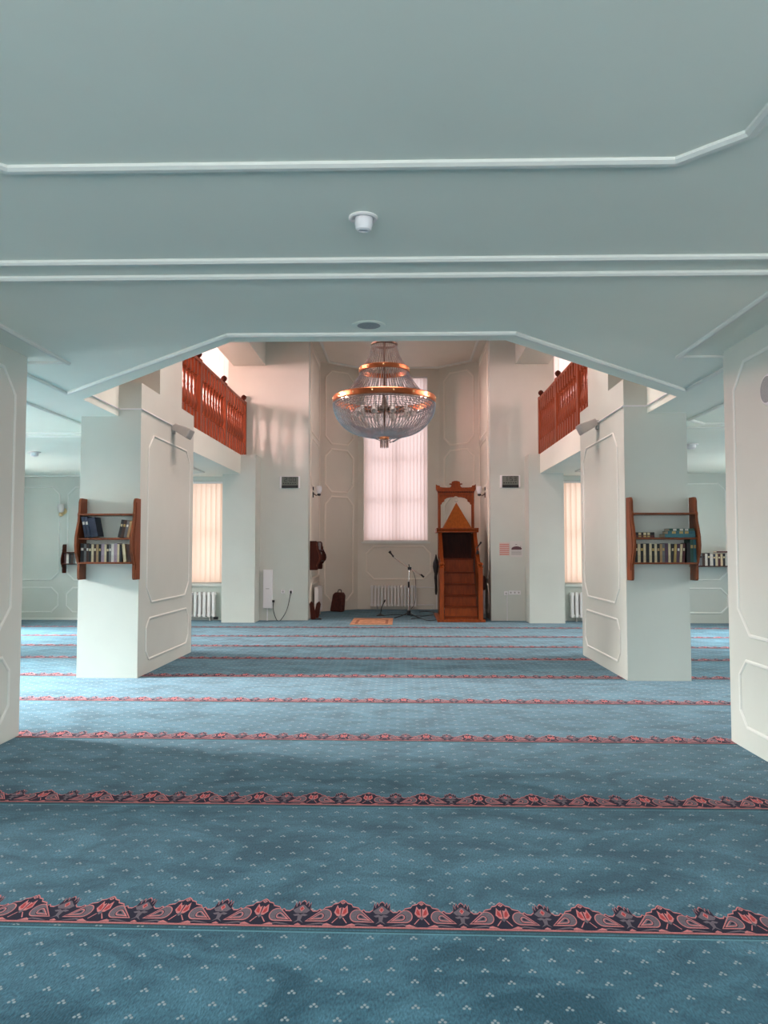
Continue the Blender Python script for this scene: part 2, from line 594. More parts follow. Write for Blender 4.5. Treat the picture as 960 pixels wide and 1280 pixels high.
def border_mesh(n_rep):
    mb = MB()

    def poly(pts, layer, mat, du=0.0):
        mb.cur = mat
        mb.add([(p * SU + du, q * SV, 0.0006 + 0.00045 * layer) for p, q in pts], [tuple(range(len(pts)))])

    half = [(0, 168), (16, 160), (28, 149), (54, 143), (64, 128), (100, 121), (132, 110), (118, 101), (146, 98), (170, 97), (188, 110), (204, 124), (222, 136), (206, 142), (194, 150), (212, 156), (226, 152), (240, 163)]

    def strip(base, c, layer, mat, du, top=0.0, bot=0.0):
        # silhouette split into convex-ish vertical quads
        mb.cur = mat
        for s in (1, -1):
            xs = sorted(base, key=lambda t: t[0])
            for (a, ya), (b, yb) in zip(xs[:-1], xs[1:]):
                if b - a < 0.5:
                    continue
                q = [(s * a, bot), (s * b, bot), (s * b, yb - top), (s * a, ya - top)]
                if s < 0:
                    q = q[::-1]
                mb.add([(p * SU + du, v * SV, 0.0006 + 0.00045 * layer) for p, v in q], [(0, 1, 2, 3)])

    def drop(cx, cy, r, tx, ty, k):
        # teardrop: round head at (cx, cy), tail at (tx, ty), shrunk by k about its head
        out = []
        ang = math.atan2(ty - cy, tx - cx)
        tx2, ty2 = cx + (tx - cx) * k, cy + (ty - cy) * k
        rr = r * k
        for i in range(15):
            a = ang + PI * 0.42 + (2 * PI - PI * 0.84) * i / 14
            out.append((cx + rr * 1.12 * math.cos(a), cy + rr * math.sin(a)))
        # a curved tail
        nx, ny = -(ty2 - cy), (tx2 - cx)
        ln = math.hypot(nx, ny)
        sgn = 1 if cx > 0 else -1
        mid = ((cx + tx2) / 2 - sgn * nx / ln * rr * 0.25, (cy + ty2) / 2 - sgn * ny / ln * rr * 0.25)
        out.append((tx2, ty2))
        return out

    for k in range(n_rep):
        du = (k - n_rep / 2 + 0.5) * PER
        strip(half, 0, 0, 1, du)
        strip([(a, max(b, 20)) for a, b in half], 0, 1, 0, du, top=7, bot=7)
        # the pair of curling paisleys beside the tulip
        for s in (1, -1):
            if s > 0:
                prs = (96, 70, 38, 204, 32)
            else:
                prs = (-96, 70, 38, -204, 32)
            poly(drop(*prs, 1.0), 2, 1, du)
            poly(drop(*prs, 0.87), 3, 2, du)
            c2 = (s * 118, 62, 19, s * 186, 38)
            poly(drop(*c2, 1.12), 4, 0, du)
            poly(drop(*c2, 0.94), 5, 1, du)
            poly(drop(*c2, 0.66), 6, 2, du)
            poly(drop(*c2, 0.34), 7, 0, du)
            # sweeping grey stem from the palmette foot
            poly([(s * 20, 10), (s * 60, 16), (s * 110, 26), (s * 150, 22), (s * 200, 12), (s * 150, 15), (s * 110, 19), (s * 70, 10)], 2, 2, du)
            poly([(s * 34, 10), (s * 72, 24), (s * 88, 20), (s * 96, 10)], 3, 1, du)
            poly([(s * 12, 56), (s * 18, 56), (s * 46, 26), (s * 40, 24)], 3, 1, du)
            # tulip petals
            poly([(s * 2, 62), (s * 22, 66), (s * 42, 86), (s * 30, 132), (s * 16, 112), (s * 4, 118)], 3, 1, du)
            poly([(s * 8, 76), (s * 24, 78), (s * 33, 90), (s * 27, 116), (s * 14, 100)], 4, 3, du)
            # half palmette at the end of the repeat
            e = s * 240
            poly([(e, 80), (e - s * 34, 82), (e - s * 52, 98), (e - s * 30, 112), (e - s * 10, 128), (e, 132)], 2, 2, du)
            poly([(e, 88), (e - s * 16, 106), (e, 124)], 3, 1, du)
            poly([(e, 94), (e - s * 10, 106), (e, 118)], 4, 3, du)
            poly([(e, 70), (e - s * 16, 78), (e - s * 44, 70), (e - s * 30, 62), (e - s * 14, 64), (e - s * 10, 40), (e - s * 30, 22), (e, 36)], 2, 2, du)
            poly([(e, 6), (e - s * 20, 13), (e, 22)], 3, 1, du)
            poly([(e, 140), (e - s * 12, 146), (e, 152)], 4, 0, du)
        poly([(-14, 60), (0, 48), (14, 60), (0, 74)], 4, 2, du)
        poly([(-16, 148), (0, 138), (16, 148), (0, 158)], 2, 1, du)
        poly([(-8, 148), (0, 143), (8, 148), (0, 153)], 3, 2, du)
    # the woven lines under the border
    w = n_rep * PER / 2

    def line(v0, v1, mat, layer):
        mb.cur = mat
        mb.add([(-w, v0, 0.0006 + layer * 0.0004), (w, v0, 0.0006 + layer * 0.0004), (w, v1, 0.0006 + layer * 0.0004), (-w, v1, 0.0006 + layer * 0.0004)], [(0, 1, 2, 3)])
    line(-0.012, -0.001, 5, 0)
    line(-0.034, -0.026, 5, 0)
    line(-0.048, -0.036, 4, 0)
    line(0.0, 0.009, 1, 8)
    line(0.009, 0.012, 0, 8)
    return mb.mesh('carpet_border', [M[k] for k in ('b_navy', 'b_pink', 'b_grey', 'b_red', 'b_line', 'b_dark')])


bmesh_row = border_mesh(50)
ROWS = [(0.15, -.01, 0.10), (1.75, -.01, 0.2), (3.338, -.014, -0.097 - 0.0), (4.911, -.005, 0.05), (6.555, -.0137, 0.12), (8.174, -.01, -0.07), (9.773, -.009, 0.02), (11.372, -.008, 0.1), (12.82, -.008, -0.05), (14.302, -.008, 0.07), (15.959, -.008, 0.0)]
for (y, sl, ph) in ROWS:
    o = link('carpet_border', bmesh_row, floor, (X0 + (ph if abs(y - 3.338) > .1 else 0.0) + 0.186 - 0.0, y - sl * 0, 0.0), (0, 0, math.atan(sl)))

# ------------------------------------------------------------------ low ceiling = gallery slab with the octagonal opening
void = [(-1.41, 6.21), (0.845, 6.21), (ER, 8.56), (ER, Y_F), (EL, Y_F), (EL, 8.56)]
bm = bmesh.new()


def bmface(pts):
    return bm.faces.new([bm.verts.new((x, y, ZC)) for x, y in pts])


bmface([(XW_L, Y_B), (XW_R, Y_B), (XW_R, 6.21), (0.845, 6.21), (-1.41, 6.21), (XW_L, 6.21)])
bmface([(XW_L, 6.21), (-1.41, 6.21), (EL, 8.56), (XW_L, 8.56)])
bmface([(XW_L, 8.56), (EL, 8.56), (EL, Y_F), (XW_L, Y_F)])
bmface([(0.845, 6.21), (XW_R, 6.21), (XW_R, 8.56), (ER, 8.56)])
bmface([(ER, 8.56), (XW_R, 8.56), (XW_R, Y_F), (ER, Y_F)])
bmesh.ops.remove_doubles(bm, verts=bm.verts, dist=1e-4)
ret = bmesh.ops.extrude_face_region(bm, geom=list(bm.faces))
for g in ret['geom']:
    if isinstance(g, bmesh.types.BMVert):
        g.co.z = ZG
bmesh.ops.recalc_face_normals(bm, faces=bm.faces)
me = bpy.data.meshes.new('ceiling')
bm.to_mesh(me)
bm.free()
me.materials.append(M['ceiling'])
ceiling = struct(link('ceiling', me))


def down(p, q, h):
    return (p, q, ZC - h)


def ctrim(pts, closed=False, w=0.05, d=0.026):
    MB().moulding(pts, down, w, d, closed).build('ceiling_moulding', 'trim', ceiling)


# panel nearest the camera (cut corners)
ctrim(panel_pts(-1.99, 1.425, 0.6, 3.32, 0.225), True, 0.056, 0.024)
ctrim([(-9.2, 4.43), (8.6, 4.43)])
ctrim([(-9.2, 4.69), (8.6, 4.69)])
# beside the near pillars
ctrim([(-3.05, 4.69), (-3.05, 6.87)])
ctrim([(-3.05, 6.83), (-9.2, 6.83)], w=0.03, d=0.02)
ctrim([(2.435, 4.69), (2.435, 6.77)])
ctrim([(2.435, 6.75), (8.6, 6.75)], w=0.03, d=0.02)
# along the opening
ctrim([(-3.64, 6.83), (-3.64, 8.19), (-1.375, 5.98), (0.88, 5.98), (3.02, 8.19), (3.02, 6.75)])
# the aisles
for xa, xb, ya in ((-4.33, -9.2, 10.98), (3.745, 8.6, 10.35)):
    s = 1 if xb > xa else -1
    ctrim([(xb, 7.4), (xa + s * 0.3, 7.4), (xa, 7.7), (xa, ya - 0.3), (xa + s * 0.3, ya), (xb, ya)])
    ctrim([(xb, ya + 0.31), (xa + s * 0.2, ya + 0.31), (xa, ya + 0.5), (xa, 16.6), (xa + s * 0.9, 17.3), (xb, 17.3)], w=0.045)

# ------------------------------------------------------------------ walls
WT = 0.3
LX = [(a, b, *SIDE_Z) for a, b in SIDE_WIN] + [(a, b, *UP_Z) for a, b in UP_WIN]
wl = struct(wall_mesh([Y_B - WT, Y_F + WT], [-0.12, ZT], LX, lambda u, v, w: (w, u, v), XW_L, XW_L - WT).build('wall_left', 'paint'))
wr = struct(wall_mesh([Y_B - WT, Y_F + WT], [-0.12, ZT], LX, lambda u, v, w: (w, u, v), XW_R, XW_R + WT).build('wall_right', 'paint'))
BX = [(a, b, *BACK_Z) for a, b in BACK_WIN]
wb = struct(wall_mesh([XW_L, XW_R], [-0.12, ZT], BX, lambda u, v, w: (u, w, v), Y_B, Y_B - WT).build('wall_back', 'paint'))
# front wall: the niche opening, one window in each aisle and one above it on the gallery
FWL, FWR = (-5.75, -4.08, 0.83, 3.2), (3.62, 5.3, 0.83, 3.2)
UWL, UWR = (-5.6, -4.05, 4.45, 6.5), (3.5, 5.1, 4.45, 6.5)
wf = struct(wall_mesh([XW_L, XW_R], [-0.12, ZT], [(NL, NR, -0.12, ZN), FWL, FWR, UWL, UWR], lambda u, v, w: (u, w, v), Y_F, Y_F + WT).build('wall_front', 'paint'))
# the right aisle wall stands half a metre forward
mb = MB()
mb.box(5.75, XW_R, 17.15, Y_F, 0, ZC)
struct(mb.build('wall_aisle_right', 'paint'))
# niche walls
NW = (-1.06, 0.70, 1.84, 6.4)          # niche window
nbx0, nbx1 = nich[4][0], nich[3][0]
niche_back = struct(wall_mesh([nbx0, nbx1], [-0.12, ZN], [NW], lambda u, v, w: (u, w, v), Y_N, Y_N + WT).build('wall_niche_back', 'niche'))
mb = MB()
mb.box(NL - 0.2, NL, Y_F + WT, Y_N - ND, -0.12, ZN)
niche_l = struct(mb.build('wall_niche_left', 'niche'))
mb = MB()
mb.box(NR, NR + 0.2, Y_F + WT, Y_N - ND, -0.12, ZN)
niche_r = struct(mb.build('wall_niche_right', 'niche'))


def diag_wall(name, a, b, out):
    mb = MB()
    A, B = Vector((*a, 0)), Vector((*b, 0))
    n = Vector(out).normalized() * 0.2
    pts = [A, B, B + n, A + n]
    mb.add([(p.x, p.y, -0.12) for p in pts] + [(p.x, p.y, ZN) for p in pts],
           [(0, 1, 2, 3), (4, 7, 6, 5), (0, 4, 5, 1), (1, 5, 6, 2), (2, 6, 7, 3), (3, 7, 4, 0)])
    return struct(mb.build(name, 'niche'))


dl = diag_wall('wall_niche_diagonal_left', nich[5], nich[4], (-1, 1, 0))
dr = diag_wall('wall_niche_diagonal_right', nich[2], nich[3], (1, 1, 0))
mb = MB()
mb.prism(nich, lambda p, q, w: (p, q, w), ZN, ZN + 0.1)
nceil = struct(mb.build('ceiling_niche', 'niche'))
ins = [(NL + 0.22, Y_F + 0.1), (NL + 0.22, Y_N - ND - 0.08), (nbx0 + 0.08, Y_N - 0.2), (nbx1 - 0.08, Y_N - 0.2), (NR - 0.22, Y_N - ND - 0.08), (NR - 0.22, Y_F + 0.1)]
MB().moulding(ins, lambda p, q, h: (p, q, ZN - h), 0.07, 0.03, False).build('ceiling_moulding', 'trim', nceil)
# top ceiling with the beams along the gallery edge
tceil = struct(wall_mesh([XW_L - WT, XW_R + WT], [Y_B - WT, Y_F + WT], [ADDED_SKYLIGHT], lambda u, v, w: (u, v, w), ZT, ZT + 0.25).build('ceiling_upper', 'paint'))
for a, b in ((-3.93, -3.18), (2.62, 3.37)):
    mb = MB()
    mb.box(a, b, 8.0, Y_F, 5.9, ZT)
    mb.build('gallery_beam', 'paint', tceil)

# panel mouldings on walls ---------------------------------------------
def wall_panel(parent, fn, u0, u1, v0, v1, c, w=0.034, d=0.016):
    MB().moulding(panel_pts(u0, u1, v0, v1, c), fn, w, d, True).build('panel_moulding', 'niche_trim' if 'niche' in parent.name else 'trim', parent)


front = lambda p, q, h: (p, Y_F - h, q)
for u0, u1 in ((-9.15, -7.96), (-7.76, -6.5)):
    wall_panel(wf, front, u0, u1, 0.92, 3.07, 0.17)
    wall_panel(wf, front, u0, u1, 0.18, 0.74, 0.15)
MB().moulding([(-9.3, 0.02), (-4.1, 0.02)], front, 0.06, 0.015, False).build('skirting', 'trim', wf)
frontr = lambda p, q, h: (p, 17.15 - h, q)
war = bpy.data.objects['wall_aisle_right']
for u0, u1 in ((5.95, 7.15), (7.3, 8.6)):
    wall_panel(war, frontr, u0, u1, 0.95, 3.08, 0.17)
    wall_panel(war, frontr, u0, u1, 0.22, 0.76, 0.15)
# niche: three panels on each slanting wall, three on each side wall
for wall, A, B in ((dl, Vector((*nich[5], 0)), Vector((*nich[4], 0))), (dr, Vector((*nich[2], 0)), Vector((*nich[3], 0)))):
    t = (B - A)
    ln = t.length
    t.normalize()
    nrm = Vector((t.y, -t.x, 0))
    if nrm.y > 0:
        nrm = -nrm
    fnd = lambda p, q, h, A=A, t=t, nrm=nrm: tuple(A + t * p + nrm * h + Vector((0, 0, q)))
    for v0, v1 in ((4.45, 6.42), (3.16, 4.30), (0.26, 3.03)):
        wall_panel(wall, fnd, 0.17, ln - 0.17, v0, v1, 0.2, 0.05, 0.022)
for wall, X, s in ((niche_l, NL, 1), (niche_r, NR, -1)):
    fns = lambda p, q, h, X=X, s=s: (X + s * h, p, q)
    for v0, v1 in ((4.45, 6.42), (3.16, 4.30), (0.95, 3.03), (0.16, 0.80)):
        wall_panel(wall, fns, Y_F + WT + 0.1, Y_N - ND - 0.15, v0, v1, 0.2, 0.05, 0.022)
wall_panel(niche_back, lambda p, q, h: (p, Y_N - h, q), -0.98, 0.76, 0.82, 1.71, 0.2, 0.05, 0.022)


# ------------------------------------------------------------------ pillars
def pillar(x0, x1, y0, y1, inner, top, upper=None, name='pillar'):
    root = link(name, None, None, ((x0 + x1) / 2, (y0 + y1) / 2, 0))
    struct(root)
    root.empty_display_size = 0.1
    off = Vector(root.location)

    def loc(mbx, nm, mat):
        mbx.v = [tuple(Vector(p) - off) for p in mbx.v]
        return mbx.build(nm, mat, root)
    mb = MB()
    mb.box(x0, x1, y0, y1, 0, top)
    loc(mb, 'shaft', 'paint')
    if upper:
        mb = MB()
        mb.box(x0, x1, upper[0], upper[1], top, 5.9)
        loc(mb, 'upper_shaft', 'paint')
    s = 1 if inner == x1 else -1
    fnp = lambda p, q, h: (inner + s * h, p, q)
    ya, yb = (y0 + 0.3, y1 - 0.2)
    loc(MB().moulding(panel_pts(ya, yb, 0.92, 3.13, 0.2), fnp, 0.028, 0.012, True), 'panel_moulding', 'trim')
    loc(MB().moulding(panel_pts(ya, yb, 0.18, 0.71, 0.12), fnp, 0.028, 0.012, True), 'panel_moulding', 'trim')
    return root


np_l = pillar(PLo, PL + 0.01, 4.3, 6.66, PL + 0.01, ZC)
np_r = pillar(PR, PRo, 4.3, 6.62, PR, ZC)
mp_l = pillar(PLo, PL, 9.66, 12.12, PL, ZG, (10.4, 11.45))
mp_r = pillar(PR, PRo, 9.60, 11.95, PR, ZG, (10.3, 11.42))
for (a, b) in ((-4.02, -3.28), (2.80, 3.57)):
    mb = MB()
    mb.box(a, b, 17.06, Y_F, 0, ZG)
    struct(mb.build('pilaster', 'paint'))
# cable trunking round the void, above the low ceiling, down each middle pillar to its lamp
def trunk(pts, name_label):
    mb = MB()
    mb.tube(pts, 0.011, 6)
    return tag(mb.build('cable_trunking', 'plastic'), name_label, 'cable')


trunk([(EL + 0.012, 8.7, 3.4), (EL + 0.012, 9.645, 3.4), (PL + 0.012, 9.645, 3.4), (PL + 0.012, 10.94, 3.4)], 'thin white cable leading to the floodlight on the binder shelf pillar')
trunk([(ER - 0.012, 8.7, 3.4), (ER - 0.012, 9.585, 3.4), (PR - 0.012, 9.585, 3.4), (PR - 0.012, 10.79, 3.4)], 'thin white cable leading to the floodlight on the teal books pillar')


# ------------------------------------------------------------------ windows and blinds
WN = [0]


def window(u0, u1, v0, v1, fn, cols=2, rows=2):
    """frame and panes in an opening; fn(u, v, w): w is depth into the wall"""
    WN[0] += 1
    root = struct(link('window_%d' % WN[0], None))
    fw, fd = 0.07, 0.06

    def bar(a, b, c, d, nm):
        mb = MB()
        mb.prism([(a, c), (b, c), (b, d), (a, d)], fn, 0.17, 0.17 + fd)
        mb.build(nm, 'white', root)
    for a, b, c, d in ((u0, u1, v0, v0 + fw), (u0, u1, v1 - fw, v1), (u0, u0 + fw, v0 + fw, v1 - fw), (u1 - fw, u1, v0 + fw, v1 - fw)):
        bar(a, b, c, d, 'frame')
    for i in range(1, cols):
        u = u0 + (u1 - u0) * i / cols
        bar(u - 0.03, u + 0.03, v0 + fw, v1 - fw, 'mullion')
    for j in range(1, rows):
        v = v0 + (v1 - v0) * j / rows
        bar(u0 + fw, u1 - fw, v - 0.025, v + 0.025, 'transom')
    for i in range(cols):
        for j in range(rows):
            a, b = u0 + (u1 - u0) * i / cols, u0 + (u1 - u0) * (i + 1) / cols
            c, d = v0 + (v1 - v0) * j / rows, v0 + (v1 - v0) * (j + 1) / rows
            mb = MB()
            mb.prism([(a, c), (b, c), (b, d), (a, d)], fn, 0.195, 0.201)
            mb.build('pane', 'glass', root)
    return root


for (a, b) in SIDE_WIN:
    window(a, b, *SIDE_Z, lambda u, v, w: (XW_L - w, u, v))
    window(a, b, *SIDE_Z, lambda u, v, w: (XW_R + w, u, v))
for (a, b) in UP_WIN:
    window(a, b, *UP_Z, lambda u, v, w: (XW_L - w, u, v), 1, 2)
    window(a, b, *UP_Z, lambda u, v, w: (XW_R + w, u, v), 1, 2)
for (a, b) in BACK_WIN:
    window(a, b, *BACK_Z, lambda u, v, w: (u, Y_B - w, v))
window(*FWL, lambda u, v, w: (u, Y_F + w, v))
window(*FWR, lambda u, v, w: (u, Y_F + w, v))
window(*UWL, lambda u, v, w: (u, Y_F + w, v))
window(*UWR, lambda u, v, w: (u, Y_F + w, v))
window(*ADDED_SKYLIGHT, lambda u, v, w: (u, v, ZT + w * 0.6), 3, 3)  # the added skylight, out of view above the void
window(*NW, lambda u, v, w: (u, Y_N + w, v), 2, 4)


def front_light(win, Yw, power, color):
    u0, u1, v0, v1 = win
    daylight('window_daylight', ((u0 + u1) / 2, Yw + 0.55, (v0 + v1) / 2), (0, -1, 0), u1 - u0, v1 - v0, power, color, 180)


front_light(FWL, Y_F, 9, (1.0, 0.80, 0.74))
front_light(FWR, Y_F, 9, (1.0, 0.80, 0.74))
front_light(UWL, Y_F, 17, (1.0, 0.88, 0.84))
front_light(UWR, Y_F, 17, (1.0, 0.88, 0.84))
front_light(NW, Y_N, 14.5, (1.0, 0.82, 0.79))


def blind(win, Yw, n, mat, label, ang, group=None):
    u0, u1, v0, v1 = win
    root = thing('vertical_blind', label, 'blind', ((u0 + u1) / 2, Yw + 0.06, v0), 0, group)
    W, Hh = (u1 - u0) - 0.03, (v1 - v0)
    pitch = W / n
    mb = MB()
    mb.box(-W / 2, W / 2, -0.025, 0.025, Hh - 0.05, Hh - 0.005)
    mb.build('head_rail', 'white', root)
    mb = MB()
    hw = pitch * 0.56
    # a slightly curved strip of cloth
    pts = [(-hw, 0.004), (-hw * 0.5, 0.001), (0, 0), (hw * 0.5, 0.001), (hw, 0.004)]
    vs = [(p, q, 0.03) for p, q in pts] + [(p, q, Hh - 0.05) for p, q in pts]
    mb.add(vs, [(i, i + 1, i + 6, i + 5) for i in range(4)])
    sm = mb.mesh('slat', [M[mat]])
    mb = MB()
    mb.box(-hw, hw, -0.004, 0.006, 0.012, 0.032)
    wm = mb.mesh('slat_weight', [M['grey']])
    for i in range(n):
        o = link('slat', sm, root, (-W / 2 + pitch * (i + 0.5), 0, 0), (0, 0, ang + random.uniform(-0.05, 0.05)))
        link('weight', wm, o)
    return root


blind(NW, Y_N, 18, 'blind', 'tall pale pink vertical blind over the window in the prayer niche', 0.30)
blind(FWL, Y_F, 14, 'blind_peach', 'peach vertical blind in the window above the radiator with a black valve', 0.30)
blind(FWR, Y_F, 14, 'blind_peach', 'peach vertical blind in the window beside the wall with the posters', -0.30)
blind(UWL, Y_F, 14, 'blind', 'bright upstairs vertical blind behind the railing above the electric heater', 0.30)
blind(UWR, Y_F, 14, 'blind', 'bright upstairs vertical blind behind the railing on the posters side', -0.30)
for (u0, u1, v0, v1), Yw in ((FWL, Y_F), (FWR, Y_F), (NW, Y_N)):
    mb = MB()
    mb.box(u0 - 0.06, u1 + 0.06, Yw - 0.06, Yw + 0.16, v0 - 0.05, v0 - 0.001)
    mb.build('window_sill', 'trim', None)
for o in [o for o in COL.objects if o.name.startswith('window_sill')]:
    o['kind'] = 'structure'

# ------------------------------------------------------------------ gallery railings
def baluster_mesh():
    mb = MB()
    w = 0.05
    mb.box(-w, w, -w, w, 0.0, 0.31)
    mb.box(-w, w, -w, w, 0.97, 1.22)
    mb.lathe([(0.036, 0.31), (0.048, 0.33), (0.030, 0.35), (0.046, 0.40), (0.055, 0.46), (0.046, 0.53), (0.028, 0.60), (0.022, 0.68), (0.028, 0.70), (0.028, 0.72), (0.020, 0.74), (0.026, 0.86), (0.042, 0.91), (0.030, 0.93), (0.046, 0.95), (0.036, 0.97)], n=10)
    return mb.mesh('baluster', [M['wood_red']])


bal_me = baluster_mesh()


def railing(X, ys, label, n_between=8):
    root = thing('gallery_railing', label, 'railing', (X, ys[0], ZG))
    y0, y1 = ys[0], ys[-1]
    mb = MB()
    prof = [(-0.055, 1.22), (0.055, 1.22), (0.062, 1.25), (0.045, 1.285), (-0.045, 1.285), (-0.062, 1.25)]
    mb.prism(prof, lambda p, q, w: (p, w, q), -0.3, y1 - y0 + 0.02)
    mb.build('handrail', 'wood_red', root)
    for i, y in enumerate(ys):
        mb = MB()
        mb.box(-0.062, 0.062, -0.062, 0.062, 0, 1.30)
        nw = mb.build('newel_post', 'wood_red', root, (0, y - y0, 0), bevel=0.006)
        mb = MB()
        mb.lathe([(0.028, 1.30), (0.034, 1.315), (0.022, 1.33), (0.052, 1.36), (0.066, 1.395), (0.052, 1.43), (0.02, 1.455), (0.002, 1.46)], n=12)
        mb.build('ball_finial', 'wood_dark', nw, smooth=True)
        if i < len(ys) - 1:
            for k in range(1, n_between + 1):
                yy = y + (ys[i + 1] - y) * k / (n_between + 1)
                link('baluster', bal_me, root, (0, yy - y0, 0))
    return root


railing(EL - 0.05, [11.62, 13.62, 15.60, 17.57], 'turned orange wooden gallery railing above the wall with the electric heater')
railing(ER + 0.06, [11.60, 13.40, 15.30, 17.2], 'turned orange wooden gallery railing above the wall with the posters')

# ------------------------------------------------------------------ chandelier
CH = Vector((-0.283, 12.0, 0))
ch = thing('chandelier', 'large tiered crystal chandelier with copper bands hanging in the void', 'chandelier', (CH.x, CH.y, 3.2))


def zc_(z):
    return z - 3.2


def ring(r, z, h, name, mat='copper', t=0.012):
    mb = MB()
    n = 48
    vs = []
    for rr, zz in ((r, z), (r + 0.012, z + h * 0.15), (r + 0.012, z + h * 0.85), (r, z + h), (r - t, z + h), (r - t, z)):
        for k in range(n):
            a = 2 * PI * k / n
            vs.append((rr * math.cos(a), rr * math.sin(a), zc_(zz)))
    fs = []
    for j in range(6):
        j2 = (j + 1) % 6
        for k in range(n):
            k2 = (k + 1) % n
            fs.append((j * n + k, j * n + k2, j2 * n + k2, j2 * n + k))
    mb.add(vs, fs)
    return mb.build(name, mat, ch, smooth=True)


big = ring(0.80, 3.915, 0.095, 'copper_band')
mid = ring(0.39, 4.40, 0.075, 'copper_band')
ring(0.20, 4.83, 0.035, 'crown_band', 'bronze')
ring(0.79, 3.885, 0.03, 'crystal_hoop', 'crystal')
for o, R, z, n, hh in ((big, 0.815, 3.962, 16, 0.095), (mid, 0.405, 4.437, 10, 0.075)):
    for k in range(n):
        a = 2 * PI * (k + 0.5) / n
        mb = MB()
        mb.lathe([(0.014, -0.004), (0.014, 0.006), (0.006, 0.012), (0.001, 0.013)], n=8, axis='x')
        mb.build('stud', 'gold', o, (R * math.cos(a), R * math.sin(a), zc_(z)), (0, 0, a))
mb = MB()
mb.tube([(0, 0, zc_(3.36)), (0, 0, zc_(4.9)), (0, 0, zc_(ZT))], 0.016, 8)
mb.lathe([(0.09, zc_(ZT) - 0.05), (0.07, zc_(ZT) - 0.01), (0.09, zc_(ZT))], n=16)
mb.build('stem', 'bronze', ch)


def strands(name, fpath, n, nb, r, mat='crystal', phase=0.0):
    mb = MB()
    for k in range(n):
        a = 2 * PI * (k + phase) / n
        ca, sa = math.cos(a), math.sin(a)
        for j in range(nb):
            rr, z = fpath((j + 0.5) / nb, k)
            mb.bead((rr * ca, rr * sa, zc_(z)), r, r * 1.25)
    return stuff(mb.build(name, mat, ch))


def lerp(a, b, t):
    return a + (b - a) * t


# crown: flaring from the top band down to the upper copper band
strands('crown_strands', lambda t, k: (lerp(0.20, 0.375, t ** 1.7), lerp(4.83, 4.45, t)), 48, 20, 0.0095)
# shoulder: from the upper band to the large band
strands('shoulder_strands', lambda t, k: (lerp(0.385, 0.60, t ** 1.4), lerp(4.40, 3.99, t)), 72, 20, 0.010)
strands('shoulder_inner_strands', lambda t, k: (lerp(0.37, 0.78, t ** 0.9), lerp(4.38, 4.0, t) - 0.10 * math.sin(PI * t)), 56, 24, 0.009, phase=0.5)
# lower bowl: outer layer of strands hanging from the hoop to the bottom boss
def bowl(t, k):
    a = t * PI / 2
    return (0.80 * math.cos(a) ** 0.85 + 0.05 * t, 3.90 - 0.51 * math.sin(a) ** 1.15 - 0.03 * math.sin(PI * t))


strands('bowl_strands', bowl, 84, 46, 0.0098)
strands('bowl_inner_strands', lambda t, k: (lerp(0.78, 0.10, t), 3.90 - 0.38 * math.sin(t * PI / 2) ** 0.9 - 0.10 * math.sin(PI * t)), 60, 36, 0.009, phase=0.5)
# swags that loop under the bowl, deeper on one side
def swag_strands():
    mb = MB()
    for k in range(14):
        a0 = 2 * PI * k / 14
        a1 = 2 * PI * (k + 2.4) / 14
        dip = 0.10 + 0.05 * math.cos(a0 - 0.3)
        for j in range(48):
            t = j / 47
            a = lerp(a0, a1, t)
            R = lerp(0.62, 0.16, math.sin(PI * t))
            z = 3.56 - dip * math.sin(PI * t) - 0.10 * math.sin(PI * t)
            mb.bead((R * math.cos(a), R * math.sin(a), zc_(z)), 0.009)
    return stuff(mb.build('swag_strands', 'crystal', ch))


swag_strands()
# horizontal rows of beads under the large band
mb = MB()
for j in range(7):
    R = 0.80 - 0.055 * j
    z = 3.89 - 0.022 * j
    n = int(2 * PI * R / 0.028)
    for k in range(n):
        a = 2 * PI * k / n
        mb.bead((R * math.cos(a), R * math.sin(a), zc_(z)), 0.011)
stuff(mb.build('bead_rows', 'crystal', ch))
# bottom boss and square pendant of prisms
mb = MB()
mb.lathe([(0.02, zc_(3.33)), (0.075, zc_(3.345)), (0.08, zc_(3.375)), (0.05, zc_(3.39)), (0.02, zc_(3.42))], n=16)
mb.build('bottom_boss', 'copper', ch, smooth=True)
for k in range(12):
    a = 2 * PI * k / 12
    mb = MB()
    mb.box(-0.011, 0.011, -0.005, 0.005, -0.115, 0)
    mb.box(-0.006, 0.006, -0.003, 0.003, -0.128, -0.115)
    mb.build('prism_drop', 'crystal', ch, (0.062 * math.cos(a), 0.062 * math.sin(a), zc_(3.335)), (0, 0, a + PI / 2))
# inner arms and candle lamps
mb = MB()
mb.lathe([(0.03, zc_(3.78)), (0.09, zc_(3.80)), (0.10, zc_(3.84)), (0.05, zc_(3.88)), (0.03, zc_(4.0))], n=14)
mb.build('hub', 'bronze', ch, smooth=True)
for k in range(10):
    a = 2 * PI * k / 10
    ca, sa = math.cos(a), math.sin(a)
    mb = MB()
    mb.tube([(0.05 * ca, 0.05 * sa, zc_(3.83)), (0.25 * ca, 0.25 * sa, zc_(3.80)), (0.42 * ca, 0.42 * sa, zc_(3.83))], 0.012, 6)
    arm = mb.build('arm', 'bronze', ch)
    mb = MB()
    mb.lathe([(0.012, 0.06), (0.03, 0.03), (0.045, -0.05), (0.05, -0.10), (0.046, -0.10), (0.01, 0.0)], n=10)
    mb.build('lamp_cup', 'grey', arm, (0.42 * ca, 0.42 * sa, zc_(3.80)), (0.5 * sa, -0.5 * ca, 0), smooth=True)

# ------------------------------------------------------------------ minbar (stepped pulpit)
MX = 1.315                       # its axis
mi = thing('minbar', 'orange brown wooden stepped pulpit with canopy and pyramid roof', 'pulpit', (MX, 17.25, 0))


def mpart(mbx, nm, mat='wood_min', parent=None, **kw):
    return mbx.build(nm, mat, parent or mi, **kw)


